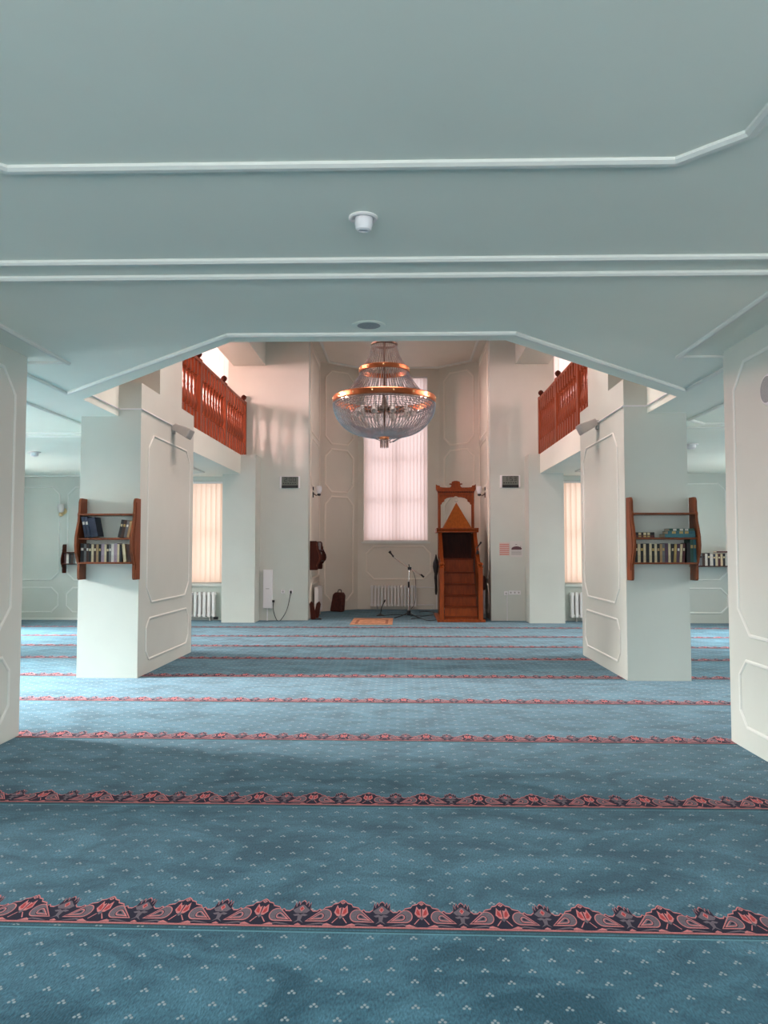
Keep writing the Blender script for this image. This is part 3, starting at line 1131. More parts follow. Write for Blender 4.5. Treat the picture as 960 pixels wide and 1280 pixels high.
mb = MB()
mb.box(-0.535, 0.535, 0.0, 1.95, 0, 0.055)
mpart(mb, 'plinth', bevel=0.008)
# steps: (front edge y, top z)
steps = [(0.06, 0.13), (0.14, 0.336), (0.38, 0.574), (0.62, 0.825), (0.86, 1.09), (1.12, 1.41)]
for i, (y, z) in enumerate(steps):
    zb = steps[i - 1][1] if i else 0.055
    mb = MB()
    mb.box(-0.37, 0.37, y, y + 0.03, zb, z - 0.03)
    mpart(mb, 'riser', 'wood_min')
    mb = MB()
    y2 = steps[i + 1][0] + 0.03 if i < 5 else 1.9
    mb.box(-0.37, 0.37, y - 0.02, y2, z - 0.03, z)
    mpart(mb, 'tread', 'wood_min_h')
for s in (-1, 1):
    # closed side below the sloping handrail
    xo, xi = s * 0.455, s * 0.375
    mb = MB()
    mb.prism([(0.10, 0.055), (1.93, 0.055), (1.93, 2.02), (1.22, 2.02), (0.10, 1.12)], lambda p, q, w: (w, p, q), min(xo, xi) + 0.02, max(xo, xi) - 0.02)
    mpart(mb, 'side_panel', 'wood_min')
    mb = MB()
    mb.prism([(0.08, 1.10), (1.24, 2.02), (1.24, 2.08), (0.08, 1.17)], lambda p, q, w: (w, p, q), s * 0.415 - 0.04, s * 0.415 + 0.04)
    mpart(mb, 'handrail', 'wood_min')
    # newel post with its cap
    mb = MB()
    mb.box(-0.05, 0.05, -0.05, 0.05, 0.055, 1.20)
    nw = mpart(mb, 'newel_post', 'wood_min', loc=(s * 0.435, 0.08, 0), bevel=0.006)
    mb = MB()
    mb.lathe([(0.05, 1.20), (0.062, 1.215), (0.05, 1.235), (0.03, 1.25), (0.055, 1.275), (0.062, 1.30), (0.04, 1.325), (0.01, 1.335)], n=14)
    mb.build('post_cap', 'wood_min', nw, smooth=True)
    # front upright from platform to shelf
    mb = MB()
    mb.box(s * 0.43 - 0.035, s * 0.43 + 0.035, 1.18, 1.26, 1.41, 2.03)
    mpart(mb, 'upright', 'wood_min')
    # slender canopy column
    mb = MB()
    mb.box(s * 0.41 - 0.035, s * 0.41 + 0.035, 1.62, 1.69, 2.14, 2.98)
    mpart(mb, 'canopy_column', 'wood_min', bevel=0.008)
mb = MB()
mb.box(-0.39, 0.39, 1.86, 1.90, 1.41, 2.03)
mpart(mb, 'back_panel', 'wood_dark')
# shelf cornice between seat and pyramid
mb = MB()
mb.prism([(1.12, 2.03), (1.95, 2.03), (1.95, 2.135), (1.07, 2.135), (1.07, 2.105), (1.10, 2.09), (1.12, 2.06)], lambda p, q, w: (w, p, q), -0.50, 0.50)
mpart(mb, 'cornice_shelf', 'wood_min')
# pyramid roof
mb = MB()
py, ph = 1.52, 2.77
mb.add([(-0.34, 1.18, 2.135), (0.34, 1.18, 2.135), (0.34, 1.86, 2.135), (-0.34, 1.86, 2.135), (0, py, ph)],
       [(0, 1, 2, 3), (0, 1, 4), (1, 2, 4), (2, 3, 4), (3, 0, 4)])
pyr = mpart(mb, 'pyramid_roof', 'wood_min_l')
mb = MB()
arc = [(0.035 * math.cos(a), 0.035 * math.sin(a)) for a in [math.radians(125 + 290 * i / 12) for i in range(13)]]
mb.tube([(p, py, ph + 0.05 + q) for p, q in arc], [0.003 + 0.006 * math.sin(PI * i / 12) for i in range(13)], 6)
mb.build('crescent_finial', 'chrome', pyr)
# arched spandrel under the canopy cornice
top = 2.99
curve = [(-0.375, 2.72), (-0.35, 2.73), (-0.34, 2.77), (-0.31, 2.79), (-0.285, 2.80), (-0.28, 2.845), (-0.22, 2.885), (-0.13, 2.905), (-0.06, 2.905), (-0.025, 2.925), (0.0, 2.93)]
curve = curve + [(-a, b) for a, b in reversed(curve[:-1])]
mb = MB()
for (a, za), (b, zb) in zip(curve[:-1], curve[1:]):
    mb.prism([(a, za), (b, zb), (b, top), (a, top)], lambda p, q, w: (p, w, q), 1.635, 1.675)
mpart(mb, 'spandrel', 'wood_min')
# entablature with dentils and crest
mb = MB()
mb.box(-0.445, 0.445, 1.60, 1.71, 2.97, 3.02)
mb.prism([(-0.455, 3.045), (0.455, 3.045), (0.475, 3.08), (0.49, 3.10), (-0.49, 3.10), (-0.475, 3.08)], lambda p, q, w: (p, w, q), 1.575, 1.73)
mb.box(-0.45, 0.45, 1.60, 1.71, 3.02, 3.045)
mpart(mb, 'entablature', 'wood_min')
den = MB()
den.box(-0.012, 0.012, 1.585, 1.60, 3.015, 3.045)
dme = den.mesh('dentil', [M['wood_dark']])
for k in range(20):
    link('dentil', dme, mi, (-0.42 + 0.84 * k / 19, 0, 0))
crest = [(-0.49, 3.10), (-0.49, 3.225), (-0.455, 3.20), (-0.40, 3.19), (-0.385, 3.155), (-0.30, 3.145), (-0.15, 3.145), (-0.12, 3.16), (-0.11, 3.205), (-0.165, 3.225), (-0.13, 3.24), (-0.10, 3.285), (-0.05, 3.305), (0, 3.31)]
crest = crest + [(-a, b) for a, b in reversed(crest[:-1])]
mb = MB()
xs = [(-0.49, 3.225), (-0.455, 3.20), (-0.40, 3.19), (-0.385, 3.155), (-0.30, 3.145), (-0.15, 3.145), (-0.12, 3.165), (-0.105, 3.215), (-0.104, 3.235), (-0.10, 3.285), (-0.05, 3.305), (0, 3.31)]
xs = xs + [(-a, b) for a, b in reversed(xs[:-1])]
for (a, za), (b, zb) in zip(xs[:-1], xs[1:]):
    mb.prism([(a, 3.10), (b, 3.10), (b, zb), (a, za)], lambda p, q, w: (p, w, q), 1.63, 1.68)
for s in (-1, 1):
    mb.prism([(s * 0.10, 3.205), (s * 0.165, 3.225), (s * 0.15, 3.245), (s * 0.10, 3.245)], lambda p, q, w: (p, w, q), 1.625, 1.685)
mpart(mb, 'crest', 'wood_min')


# ------------------------------------------------------------------ radiators
def radiator(loc, rz, n, pitch, h, label, mat='white', group=None):
    root = thing('radiator', label, 'radiator', loc, rz, group)
    mb = MB()
    w = pitch * 0.33
    mb.prism([(-w, -0.05), (-w * 0.6, -0.065), (w * 0.6, -0.065), (w, -0.05), (w, 0.05), (-w, 0.05)], lambda p, q, z: (p, q, z), 0.0, h)
    me = mb.mesh('section', [M[mat]])
    for i in range(n):
        link('section', me, root, ((i - (n - 1) / 2) * pitch, 0, 0.09))
    L = n * pitch
    for z in (0.13, 0.09 + h - 0.05):
        mb = MB()
        mb.tube([(-L / 2, 0, z), (L / 2, 0, z)], 0.02, 8)
        mb.build('header', mat, root)
    for s in (-1, 1):
        mb = MB()
        mb.box(s * L * 0.35 - 0.015, s * L * 0.35 + 0.015, -0.02, 0.075, 0, 0.11)
        mb.build('bracket', 'grey', root)
    return root


nr = radiator((-0.24, Y_N - 0.12, 0), 0, 14, 0.090, 0.565, 'white ribbed radiator under the window in the prayer niche')
mb = MB()
mb.tube([(0.63, 0.03, 0.60), (1.02, 0.03, 0.60), (1.16, 0.03, 0.60), (1.16, 0.03, 0.03)], 0.012, 6)
mb.tube([(0.63, 0.03, 0.13), (1.08, 0.03, 0.13), (1.08, 0.03, 0.03)], 0.012, 6)
mb.build('pipe', 'plastic', nr)
wr_l = radiator((-4.72, Y_F - 0.12, 0), 0, 9, 0.104, 0.56, 'white ribbed radiator with a black valve under a peach blind')
mb = MB()
mb.cbox((0.47, -0.02, 0.06), (0.10, 0.06, 0.06))
mb.build('valve', 'black', wr_l)
radiator((4.29, Y_F - 0.12, 0), 0, 10, 0.104, 0.56, 'white ribbed radiator under the peach blind beside the posters wall')


def panel_radiator(loc, rz, L, h, label):
    root = thing('panel_radiator', label, 'radiator', loc, rz)
    mb = MB()
    mb.box(-L / 2, L / 2, -0.045, 0.045, 0.10, 0.10 + h)
    mb.build('panel', 'white', root, bevel=0.012)
    for k in range(9):
        x = -L / 2 + L * (k + 0.5) / 9
        mb = MB()
        mb.box(x - L / 27, x + L / 27, -0.054, -0.045, 0.15, 0.05 + h)
        mb.build('rib', 'white', root)
    for s in (-1, 1):
        mb = MB()
        mb.box(s * L * 0.38 - 0.015, s * L * 0.38 + 0.015, -0.02, 0.07, 0, 0.12)
        mb.build('bracket', 'grey', root)
    return root


panel_radiator((NL + 0.10, 18.95, 0), PI / 2, 0.95, 0.62, 'smooth white panel radiator below the small niche bookshelf')
panel_radiator((NR - 0.10, 18.75, 0), -PI / 2, 0.8, 0.56, 'white panel radiator half hidden behind the pulpit')


# ------------------------------------------------------------------ bookshelves and books
def side_profile(dmax, z0, z1):
    h = z1 - z0
    pr = [(0.0, 0.0), (0.58, 0.0), (0.66, 0.02), (0.68, 0.12), (0.66, 0.185), (0.75, 0.215), (0.80, 0.26), (0.95, 0.33), (1.0, 0.42), (0.97, 0.52), (0.86, 0.62), (0.74, 0.71), (0.70, 0.76), (0.72, 0.80), (0.66, 0.83), (0.64, 0.95), (0.58, 0.985), (0.50, 1.0), (0.0, 1.0)]
    return [(-a * dmax, z0 + b * h) for a, b in pr]


def book_mesh(t, h, d):
    """standing book, spine towards -y, foot at z=0: cover and pages"""
    mb = MB()
    c = 0.003
    mb.box(-t / 2, -t / 2 + c, -d, 0, 0, h)
    mb.box(t / 2 - c, t / 2, -d, 0, 0, h)
    mb.box(-t / 2 + c, t / 2 - c, -d, -d + c, 0, h)
    return mb


BK = {}
for nm, c in dict(navy=(0.010, 0.018, 0.045), black=(0.010, 0.009, 0.010), brown=(0.045, 0.018, 0.010), maroon=(0.07, 0.013, 0.016), cream=(0.55, 0.45, 0.28), tan=(0.33, 0.21, 0.10), mauve=(0.30, 0.22, 0.27), white=(0.60, 0.56, 0.50), teal=(0.02, 0.10, 0.12), green=(0.015, 0.07, 0.05), grey=(0.12, 0.12, 0.12), gold=(0.40, 0.27, 0.09), purple=(0.07, 0.03, 0.055)).items():
    BK[nm] = 'book_' + nm
    M[BK[nm]] = simple('book_' + nm, c, 0.5, noise=0.15, scale=30)
DSC = {'navy': 'dark navy', 'black': 'black', 'brown': 'dark brown', 'maroon': 'maroon', 'cream': 'cream', 'tan': 'tan', 'mauve': 'mauve grey', 'white': 'off-white', 'teal': 'teal', 'green': 'dark green', 'grey': 'grey', 'gold': 'gold', 'purple': 'dark purple'}
ORD = ['first', 'second', 'third', 'fourth', 'fifth', 'sixth', 'seventh', 'eighth', 'ninth', 'tenth', 'eleventh', 'twelfth', 'thirteenth', 'fourteenth', 'fifteenth', 'sixteenth', 'seventeenth', 'eighteenth', 'nineteenth', 'twentieth']


def book(pos, t, h, d, cover, band, label, lean=0.0, flat=False, rz=0.0, group='books'):
    root = thing('book', label, 'book', pos, 0, group)
    root.rotation_euler = (0, lean if not flat else PI / 2, rz)
    book_mesh(t, h, d).build('cover', BK[cover], root)
    mb = MB()
    mb.box(-t / 2 + 0.003, t / 2 - 0.003, -d + 0.004, -0.004, 0.004, h - 0.004)
    mb.build('pages', 'paper', root)
    if band and cover in ('navy', 'black', 'brown', 'maroon', 'grey', 'purple', 'teal', 'green'):
        mb = MB()
        mb.box(-t * 0.36, t * 0.36, -d - 0.0008, -d + 0.001, h * 0.62, h * 0.76)
        mb.build('spine_band', BK[band], root)
    return root


def bookshelf(x0, x1, Y, z0, z1, zs, dmax, label, rz=0.0, mat='wood_shelf'):
    """wall shelf fixed to a wall at y=Y, facing -y"""
    cx = (x0 + x1) / 2
    root = thing('bookshelf', label, 'bookshelf', (cx, Y, z0), rz)
    w = (x1 - x0) / 2
    pr = side_profile(dmax, 0, z1 - z0)
    for s in (-1, 1):
        mb = MB()
        n = len(pr)
        a, b = s * w, s * (w - 0.028)
        # side board as vertical strips of its wavy outline
        for (p0, q0), (p1, q1) in zip(pr[1:-1], pr[2:]):
            if abs(q1 - q0) < 1e-6:
                continue
            mb.prism([(0, q0), (p0, q0), (p1, q1), (0, q1)], lambda p, q, ww: (ww, p, q), min(a, b), max(a, b))
        sb = mb.build('side_board', mat, root)
        # carved groove line on the outer face
        mb = MB()
        gp = [(p * 0.72 - 0.02, q) for p, q in pr[3:-3]]
        mb.tube([(s * (w + 0.001), p, q) for p, q in gp], 0.004, 5)
        mb.build('carved_line', 'wood_dark' if mat != 'wood_dark' else 'wood_shelf', sb)
    for z in zs:
        mb = MB()
        mb.box(-w + 0.028, w - 0.028, -dmax * 0.80, -0.002, z - z0 - 0.022, z - z0)
        mb.build('shelf_board', mat, root, bevel=0.004)
    return root


BL = bookshelf(-4.03, -3.315, 9.66, 1.235, 2.25, (2.055, 1.755, 1.455), 0.31, 'carved wooden wall shelf holding dark blue binders on the pillar')
BR = bookshelf(2.775, 3.575, 9.60, 1.235, 2.25, (2.055, 1.755, 1.455), 0.31, 'carved wooden wall shelf on the pillar, stacked teal books on its middle board')



def row_of_books(items, xstart, Y, z, depth, where, group):
    x = xstart
    for i, (t, h, cover, band, lean) in enumerate(items):
        t *= 0.95
        sl = abs(math.sin(lean)) * h
        if lean > 0:      # top leans to +x
            px = x + t / 2
        else:
            px = x + t / 2 + sl
        zz = z + abs(math.sin(lean)) * t / 2 + 0.001
        book((px, Y, zz), t, h, depth, cover, band, '%s book, %s from the %s' % (DSC[cover], ORD[i], where), lean, group=group)
        x += t * math.cos(lean) + (0.001 if lean == 0 else (sl if lean < 0 else 0.004))
    return x


YS = 9.66 - 0.03
# left pillar: binders and leaning books on the middle board
for i, px in enumerate((-3.918, -3.878, -3.812)):
    t, h = (0.036, 0.262) if i < 2 else (0.085, 0.245)
    book((px, YS, 1.7565 + 0.2 * t / 2), t, h, 0.19, 'navy', 'white' if i < 2 else None,
         ('slim dark blue leaning binder touching the side board', 'slim dark blue leaning binder between another slim binder and a thick one', 'thick plain dark blue binder leaning beside slim labelled binders')[i], -0.2, group='binders on the middle board of the pillar shelf')
for i, (px, t, h, c, bnd) in enumerate(((-3.516, 0.032, 0.225, 'black', 'cream'), (-3.479, 0.036, 0.22, 'brown', 'gold'), (-3.441, 0.032, 0.215, 'grey', 'white'), (-3.405, 0.032, 0.21, 'tan', None))):
    book((px, YS, 1.7565 + 0.2 * t / 2), t, h, 0.17, c, bnd, '%s leaning book on the same board as the dark blue binders' % DSC[c], 0.2, group='books leaning at the end of the middle board')
LOW_L = [(0.045, 0.23, 'black', 'white', 0), (0.03, 0.225, 'grey', 'brown', 0), (0.03, 0.225, 'brown', 'white', 0), (0.034, 0.22, 'black', 'cream', 0), (0.03, 0.22, 'cream', 'brown', 0), (0.032, 0.222, 'brown', 'cream', 0), (0.03, 0.22, 'tan', 'black', 0), (0.034, 0.22, 'black', 'gold', 0),
         (0.040, 0.225, 'mauve', 'white', 0), (0.028, 0.22, 'cream', 'black', 0), (0.030, 0.215, 'black', 'cream', 0), (0.030, 0.22, 'grey', 'white', 0), (0.034, 0.222, 'white', 'black', 0), (0.042, 0.23, 'mauve', 'black', 0), (0.028, 0.222, 'cream', 'brown', 0), (0.03, 0.215, 'black', None, 0), (0.036, 0.22, 'cream', 'black', -0.10), (0.045, 0.215, 'brown', None, -0.10)]
row_of_books(LOW_L, -3.99, YS, 1.455, 0.18, 'aisle-side board, on the lowest shelf below the binders', 'books on the lowest board below the binders')

YS = 9.60 - 0.03
LOW_R = [(0.034, 0.225, 'black', 'cream', 0), (0.034, 0.222, 'cream', 'black', 0), (0.036, 0.225, 'black', 'gold', 0), (0.03, 0.222, 'cream', 'black', 0), (0.042, 0.228, 'black', None, 0), (0.03, 0.225, 'cream', 'brown', 0), (0.034, 0.222, 'black', 'gold', 0), (0.03, 0.225, 'cream', 'black', 0), (0.036, 0.222, 'black', 'tan', 0), (0.028, 0.222, 'tan', 'black', 0), (0.032, 0.225, 'grey', 'gold', 0), (0.042, 0.23, 'purple', None, 0), (0.03, 0.222, 'cream', 'black', 0), (0.032, 0.222, 'black', 'cream', 0.06), (0.03, 0.22, 'gold', 'black', 0.06), (0.036, 0.222, 'purple', 'white', 0.06), (0.028, 0.22, 'cream', 'maroon', 0.06), (0.03, 0.225, 'maroon', 'cream', 0.06)]
row_of_books(LOW_R, 2.815, YS, 1.455, 0.18, 'hall-side board, on the shelf under the teal stack', 'books on the lowest board under the stacked teal books')
xr = 3.428
for t, h, c, bnd in ((0.042, 0.235, 'black', None), (0.036, 0.275, 'green', 'gold'), (0.034, 0.275, 'teal', 'gold')):
    book((xr + t / 2, YS, 1.456), t, h, 0.2, c, bnd, 'tall %s book at the end of the row under the teal stack' % DSC[c], group='tall books at the end of the row')
    xr += t + 0.002
# stacks lying flat on the middle board
def flat_book(x0, L, z, t, d, cover, band, label, group):
    root = thing('book', label, 'book', (x0, YS - 0.02, z + t / 2), 0, group)
    root.rotation_euler = (0, PI / 2, 0)
    book_mesh(t, L, d).build('cover', BK[cover], root)
    mb = MB()
    mb.box(-t / 2 + 0.003, t / 2 - 0.003, -d + 0.004, -0.004, 0.004, L - 0.004)
    mb.build('pages', 'paper', root)
    if band:
        for a in (0.15, 0.42, 0.62):
            mb = MB()
            mb.box(-t / 2 + 0.004, t / 2 - 0.004, -d - 0.0008, -d + 0.001, L * a, L * (a + 0.14))
            mb.build('spine_lettering', BK[band], root)


flat_book(2.82, 0.225, 1.756, 0.026, 0.18, 'maroon', 'gold', 'thin maroon book lying flat under a black one on the shelf board', 'small stack of two flat books')
flat_book(2.82, 0.225, 1.783, 0.036, 0.18, 'black', 'cream', 'black book lying flat on a thin maroon book', 'small stack of two flat books')
flat_book(3.16, 0.365, 1.756, 0.040, 0.21, 'teal', None, 'plain teal book at the bottom of a flat stack', 'stack of flat teal books')
flat_book(3.20, 0.325, 1.797, 0.036, 0.20, 'teal', 'gold', 'teal book with gold lettering in the middle of a flat stack', 'stack of flat teal books')
flat_book(3.22, 0.30, 1.834, 0.030, 0.19, 'green', 'white', 'dark green book with white lettering on top of a flat stack', 'stack of flat teal books')

# shelf on the right aisle wall
BA = bookshelf(6.0, 7.55, 17.15, 1.02, 1.75, (1.265,), 0.28, 'dark wooden bookshelf on the aisle wall between pillars', mat='wood_dark')
xb = 6.05
cols = ['purple', 'brown', 'grey', 'tan', 'brown', 'grey', 'tan', 'mauve', 'grey', 'brown', 'white', 'black', 'white', 'navy', 'cream', 'maroon', 'cream', 'black', 'white', 'brown']
k = 0
while xb < 7.42:
    t = random.uniform(0.045, 0.065)
    c = cols[k % len(cols)]
    book((xb + t / 2, 17.12, 1.266), t, random.uniform(0.25, 0.28), 0.19, c, 'cream' if c in ('navy', 'black', 'maroon', 'purple') else 'black', '%s standing book on the dark shelf of the aisle wall' % DSC[c], group='books on the dark aisle wall shelf')
    xb += t + 0.002
    k += 1
YS = 17.10
flat_book(6.82, 0.42, 1.552, 0.03, 0.2, 'maroon', None, 'maroon book lying flat on top of the standing aisle books', 'flat book on the aisle shelf')

# small shelf on the left aisle wall
BS = bookshelf(-7.80, -6.95, Y_F, 1.08, 1.74, (1.56, 1.30), 0.26, 'small dark wooden shelf on the aisle wall below a gold wall lamp', mat='wood_dark')
xb = -7.74
for k, c in enumerate(['maroon', 'white', 'black', 'brown', 'grey', 'white', 'navy', 'tan', 'black', 'brown']):
    book((xb + 0.025, Y_F - 0.03, 1.301), 0.05, 0.22, 0.18, c, None, '%s plain book on the small shelf below a gold wall lamp' % DSC[c], group='books on the small aisle shelf')
    xb += 0.054

# shelf on the niche side wall (faces +x)
BN = bookshelf(17.98 - 18.5, 19.02 - 18.5, 0, 1.14, 1.82, (1.62, 1.36), 0.29, 'dark red wooden shelf on the niche wall above a panel radiator', mat='wood_dark')
BN.location = (NL + 0.001, 18.5, 1.14)
BN.rotation_euler = (0, 0, PI / 2)
for zz, hh, cl in ((1.36, 0.2, ['white', 'maroon', 'cream', 'black', 'white', 'brown', 'cream', 'grey', 'black', 'tan', 'white', 'black']), (1.62, 0.17, ['grey', 'brown', 'grey', 'mauve', 'black', 'grey', 'mauve', 'brown', 'grey'])):
    yb = 18.06
    for c in cl:
        root = book((NL + 0.03, yb, zz + 0.001), 0.06, hh, 0.17, c, None, '%s plain book on the %s board of the niche wall shelf' % (DSC[c], 'lower' if zz < 1.5 else 'upper'), rz=PI / 2, group='books on the niche wall shelf')
        yb += 0.066

# ------------------------------------------------------------------ things on the front wall
def glyph_strokes(ch_):
    seg = {'0': 'abcdef', '1': 'bc', '2': 'abged', '3': 'abgcd', '5': 'afgcd'}
    return seg[ch_]


def wall_clock(x0, x1, z0, z1, text, label):
    cx = (x0 + x1) / 2
    root = thing('digital_clock', label, 'clock', (cx, Y_F, z0))
    W, H = x1 - x0, z1 - z0
    mb = MB()
    mb.box(-W / 2, W / 2, -0.035, 0, 0, H)
    mb.build('case', 'plastic', root, bevel=0.006)
    mb = MB()
    mb.box(-W * 0.40, W * 0.42, -0.039, -0.034, 0.006, H - 0.012)
    scr = mb.build('screen', 'screen', root)
    # seven segment digits and the row of small figures below
    mb = MB()
    dw, dh, z = 0.060, H * 0.34, H * 0.54
    tot = sum(0.085 if c != ':' else 0.035 for c in text)
    x = -tot / 2 + 0.02

    def seg(a, b, c, d):
        mb.box(a, b, -0.0415, -0.0385, c, d)
    th = 0.012
    for c in text:
        if c == ':':
            seg(x + 0.005, x + 0.017, z + dh * 0.25, z + dh * 0.25 + th)
            seg(x + 0.005, x + 0.017, z + dh * 0.65, z + dh * 0.65 + th)
            x += 0.035
            continue
        for g in glyph_strokes(c):
            if g == 'a':
                seg(x, x + dw, z + dh - th, z + dh)
            elif g == 'd':
                seg(x, x + dw, z, z + th)
            elif g == 'g':
                seg(x, x + dw, z + dh / 2 - th / 2, z + dh / 2 + th / 2)
            else:
                xx_ = x if g in 'ef' else x + dw - th
                zz_ = z if g in 'ce' else z + dh / 2
                seg(xx_, xx_ + th, zz_, zz_ + dh / 2)
        x += 0.085
    mb.build('digits', 'lcd_dark', scr)
    mb = MB()
    for k in range(6):
        a = -W * 0.34 + k * W * 0.115
        mb.box(a, a + W * 0.07, -0.0415, -0.0385, H * 0.36, H * 0.43)
    mb.build('small_figures', 'lcd_dark', scr)
    mb = MB()
    mb.box(-W * 0.40, W * 0.42, -0.041, -0.0385, 0.006, H * 0.24)
    mb.build('lower_strip', 'black', scr)


M['screen'] = simple('lcd_screen', (0.15, 0.165, 0.14), 0.35)
M['lcd_dark'] = simple('lcd_figures', (0.016, 0.018, 0.016), 0.4)
wall_clock(-2.83, -2.36, 3.03, 3.31, '2:00', 'digital wall clock reading 2:00 above the electric heater')
wall_clock(2.24, 2.70, 3.03, 3.32, '1:53', 'digital wall clock reading 1:53 above the posters')

# electric wall heater with cord
he = thing('electric_heater', 'tall narrow white electric heater on the front wall', 'heater', (-3.08, Y_F, 0.28))
mb = MB()
mb.prism([(-0.10, -0.11), (0.10, -0.11), (0.11, -0.03), (0.09, 0), (-0.11, 0), (-0.115, -0.03)], lambda p, q, w: (p, q, w), 0.0, 0.88)
mb.build('case', 'plastic', he, bevel=0.008)
mb = MB()
mb.box(-0.04, 0.04, -0.113, -0.109, 0.44, 0.455)
mb.build('badge', 'grey', he)
mb = MB()
mb.box(-0.02, 0.0, -0.07, -0.05, -0.28, 0.0)
mb.build('foot', 'plastic', he)
mb = MB()
mb.cbox((0.13, -0.06, 0.16), (0.05, 0.05, 0.05))
mb.build('plug', 'black', he)


def smooth_path(pts, n=10):
    out = []
    P = [Vector(p) for p in pts]
    for i in range(len(P) - 1):
        p0, p1, p2, p3 = P[max(i - 1, 0)], P[i], P[i + 1], P[min(i + 2, len(P) - 1)]
        for k in range(n):
            t = k / n
            out.append(0.5 * ((2 * p1) + (p2 - p0) * t + (2 * p0 - 5 * p1 + 4 * p2 - p3) * t * t + (3 * p1 - p0 - 3 * p2 + p3) * t ** 3))
    out.append(P[-1])
    return out


mb = MB()
mb.tube(smooth_path([(-2.95, 17.585, 0.412), (-2.94, 17.58, 0.2), (-2.86, 17.56, 0.012), (-2.78, 17.56, 0.012), (-2.64, 17.6, 0.25), (-2.56, 17.62, 0.62)]), 0.008, 6)
tag(mb.build('power_cord', 'black'), 'black power cord looping from the electric heater to the socket', 'cord')


def socket(x, z, label, plug=False, wide=1):
    root = thing('wall_socket', label, 'socket', (x, Y_F, z))
    mb = MB()
    mb.box(-0.045 * wide, 0.045 * wide, -0.018, 0, -0.045, 0.045)
    mb.build('plate', 'plastic', root, bevel=0.004)
    for k in range(wide):
        xx_ = (k - (wide - 1) / 2) * 0.09
        mb = MB()
        mb.lathe([(0.02, -0.02), (0.02, -0.017)], (xx_, 0, 0), n=12, axis='y')
        mb.build('insert', 'grey' if not plug else 'black', root)
    if plug:
        mb = MB()
        mb.cbox((0, -0.035, -0.015), (0.035, 0.04, 0.05))
        mb.build('plug', 'black', root)


socket(-2.555, 0.66, 'white wall socket holding a black plug beside the heater', True)
socket(-2.74, 0.655, 'bare white wall socket between heater and black plug')
socket(2.555, 0.64, 'wide white triple wall socket under the posters', False, 3)
socket(2.36, 0.625, 'single white socket beside the triple socket under the posters')
mb = MB()
mb.box(2.375, 2.39, Y_F - 0.012, Y_F, 0.0, 0.58)
tag(mb.build('cable_duct', 'plastic'), 'thin white cable duct running from floor to socket', 'cable duct')

# posters
M['poster_w'] = simple('poster_paper', (0.62, 0.60, 0.57), 0.6)
M['poster_p'] = simple('poster_pink', (0.58, 0.26, 0.22), 0.6)
M['poster_pl'] = simple('poster_pale', (0.66, 0.55, 0.50), 0.6)
M['poster_m'] = simple('poster_maroon', (0.12, 0.05, 0.06), 0.6)
M['poster_g'] = simple('poster_grey', (0.35, 0.33, 0.32), 0.6)
po = thing('poster', 'pale wall poster with rows of pink print', 'poster', (2.33, Y_F, 1.48))
mb = MB()
mb.box(-0.12, 0.12, -0.006, 0, 0.0, 0.30)
mb.build('sheet', 'poster_pl', po)
mb = MB()
for k in range(6):
    mb.box(-0.11, 0.105, -0.0075, -0.0055, 0.015 + k * 0.045, 0.045 + k * 0.045)
mb.build('printed_rows', 'poster_p', po)
po = thing('poster', 'white wall poster with a dark domed building', 'poster', (2.60, Y_F, 1.45))
mb = MB()
mb.box(-0.14, 0.14, -0.006, 0, 0.0, 0.36)
mb.build('sheet', 'poster_w', po)
mb = MB()
dome = [(-0.115, 0.165), (0.115, 0.165), (0.125, 0.20), (0.10, 0.215), (0.07, 0.235), (0.02, 0.245), (-0.04, 0.24), (-0.08, 0.225), (-0.105, 0.205)]
mb.prism(dome, lambda p, q, w: (p, w, q), -0.0078, -0.0055)
mb.prism([(0.09, 0.21), (0.105, 0.21), (0.10, 0.27)], lambda p, q, w: (p, w, q), -0.0078, -0.0055)
mb.prism([(-0.04, 0.27), (0.0, 0.295), (0.03, 0.275), (0.0, 0.282)], lambda p, q, w: (p, w, q), -0.0078, -0.0055)
mb.build('printed_building', 'poster_m', po)
mb = MB()
for k in range(4):
    mb.box(-0.115, 0.115, -0.0075, -0.0055, 0.05 + 0.025 * k, 0.062 + 0.025 * k)
mb.build('printed_lines', 'poster_g', po)


# ------------------------------------------------------------------ wall lamps, camera like fittings, spotlights
def flood(x, y, z, s, label):
    """small floodlight on a pillar's inner face; s = direction away from the face"""
    root = thing('floodlight', label, 'lamp', (x, y, z), 0)
    mb = MB()
    mb.box(min(0, s * 0.03), max(0, s * 0.03), -0.05, 0.05, -0.07, 0.05)
    mb.build('bracket', 'grey', root)
    # tapered housing tipped towards the floor
    mb = MB()
    a = [(-0.075, -0.05), (0.075, -0.05), (0.075, 0.05), (-0.075, 0.05)]
    b = [(-0.13, -0.075), (0.13, -0.075), (0.13, 0.075), (-0.13, 0.075)]
    vs = [(0.0, p, q) for p, q in a] + [(0.10, p * 1.1, q * 1.2) for p, q in a] + [(0.26, p, q) for p, q in b]
    fs = [(0, 1, 2, 3)] + [(i + 4 * j, (i + 1) % 4 + 4 * j, (i + 1) % 4 + 4 * (j + 1), i + 4 * (j + 1)) for j in range(2) for i in range(4)] + [(8, 9, 10, 11)]
    mb.add(vs, fs)
    h = mb.build('housing', 'lamp_grey', root, (s * 0.03, 0, 0.03), (0, 0, 0), bevel=0.015)
    h.rotation_euler = (0, 0.45, 0 if s > 0 else PI)
    mb = MB()
    mb.box(0.255, 0.264, -0.11, 0.11, -0.06, 0.06)
    mb.build('lens', 'grey', h)


flood(PL, 11.0, 3.36, 1, 'grey white floodlight on the pillar that carries dark blue binders')
flood(PR, 10.85, 3.38, -1, 'grey white floodlight on the pillar that carries stacked teal books')


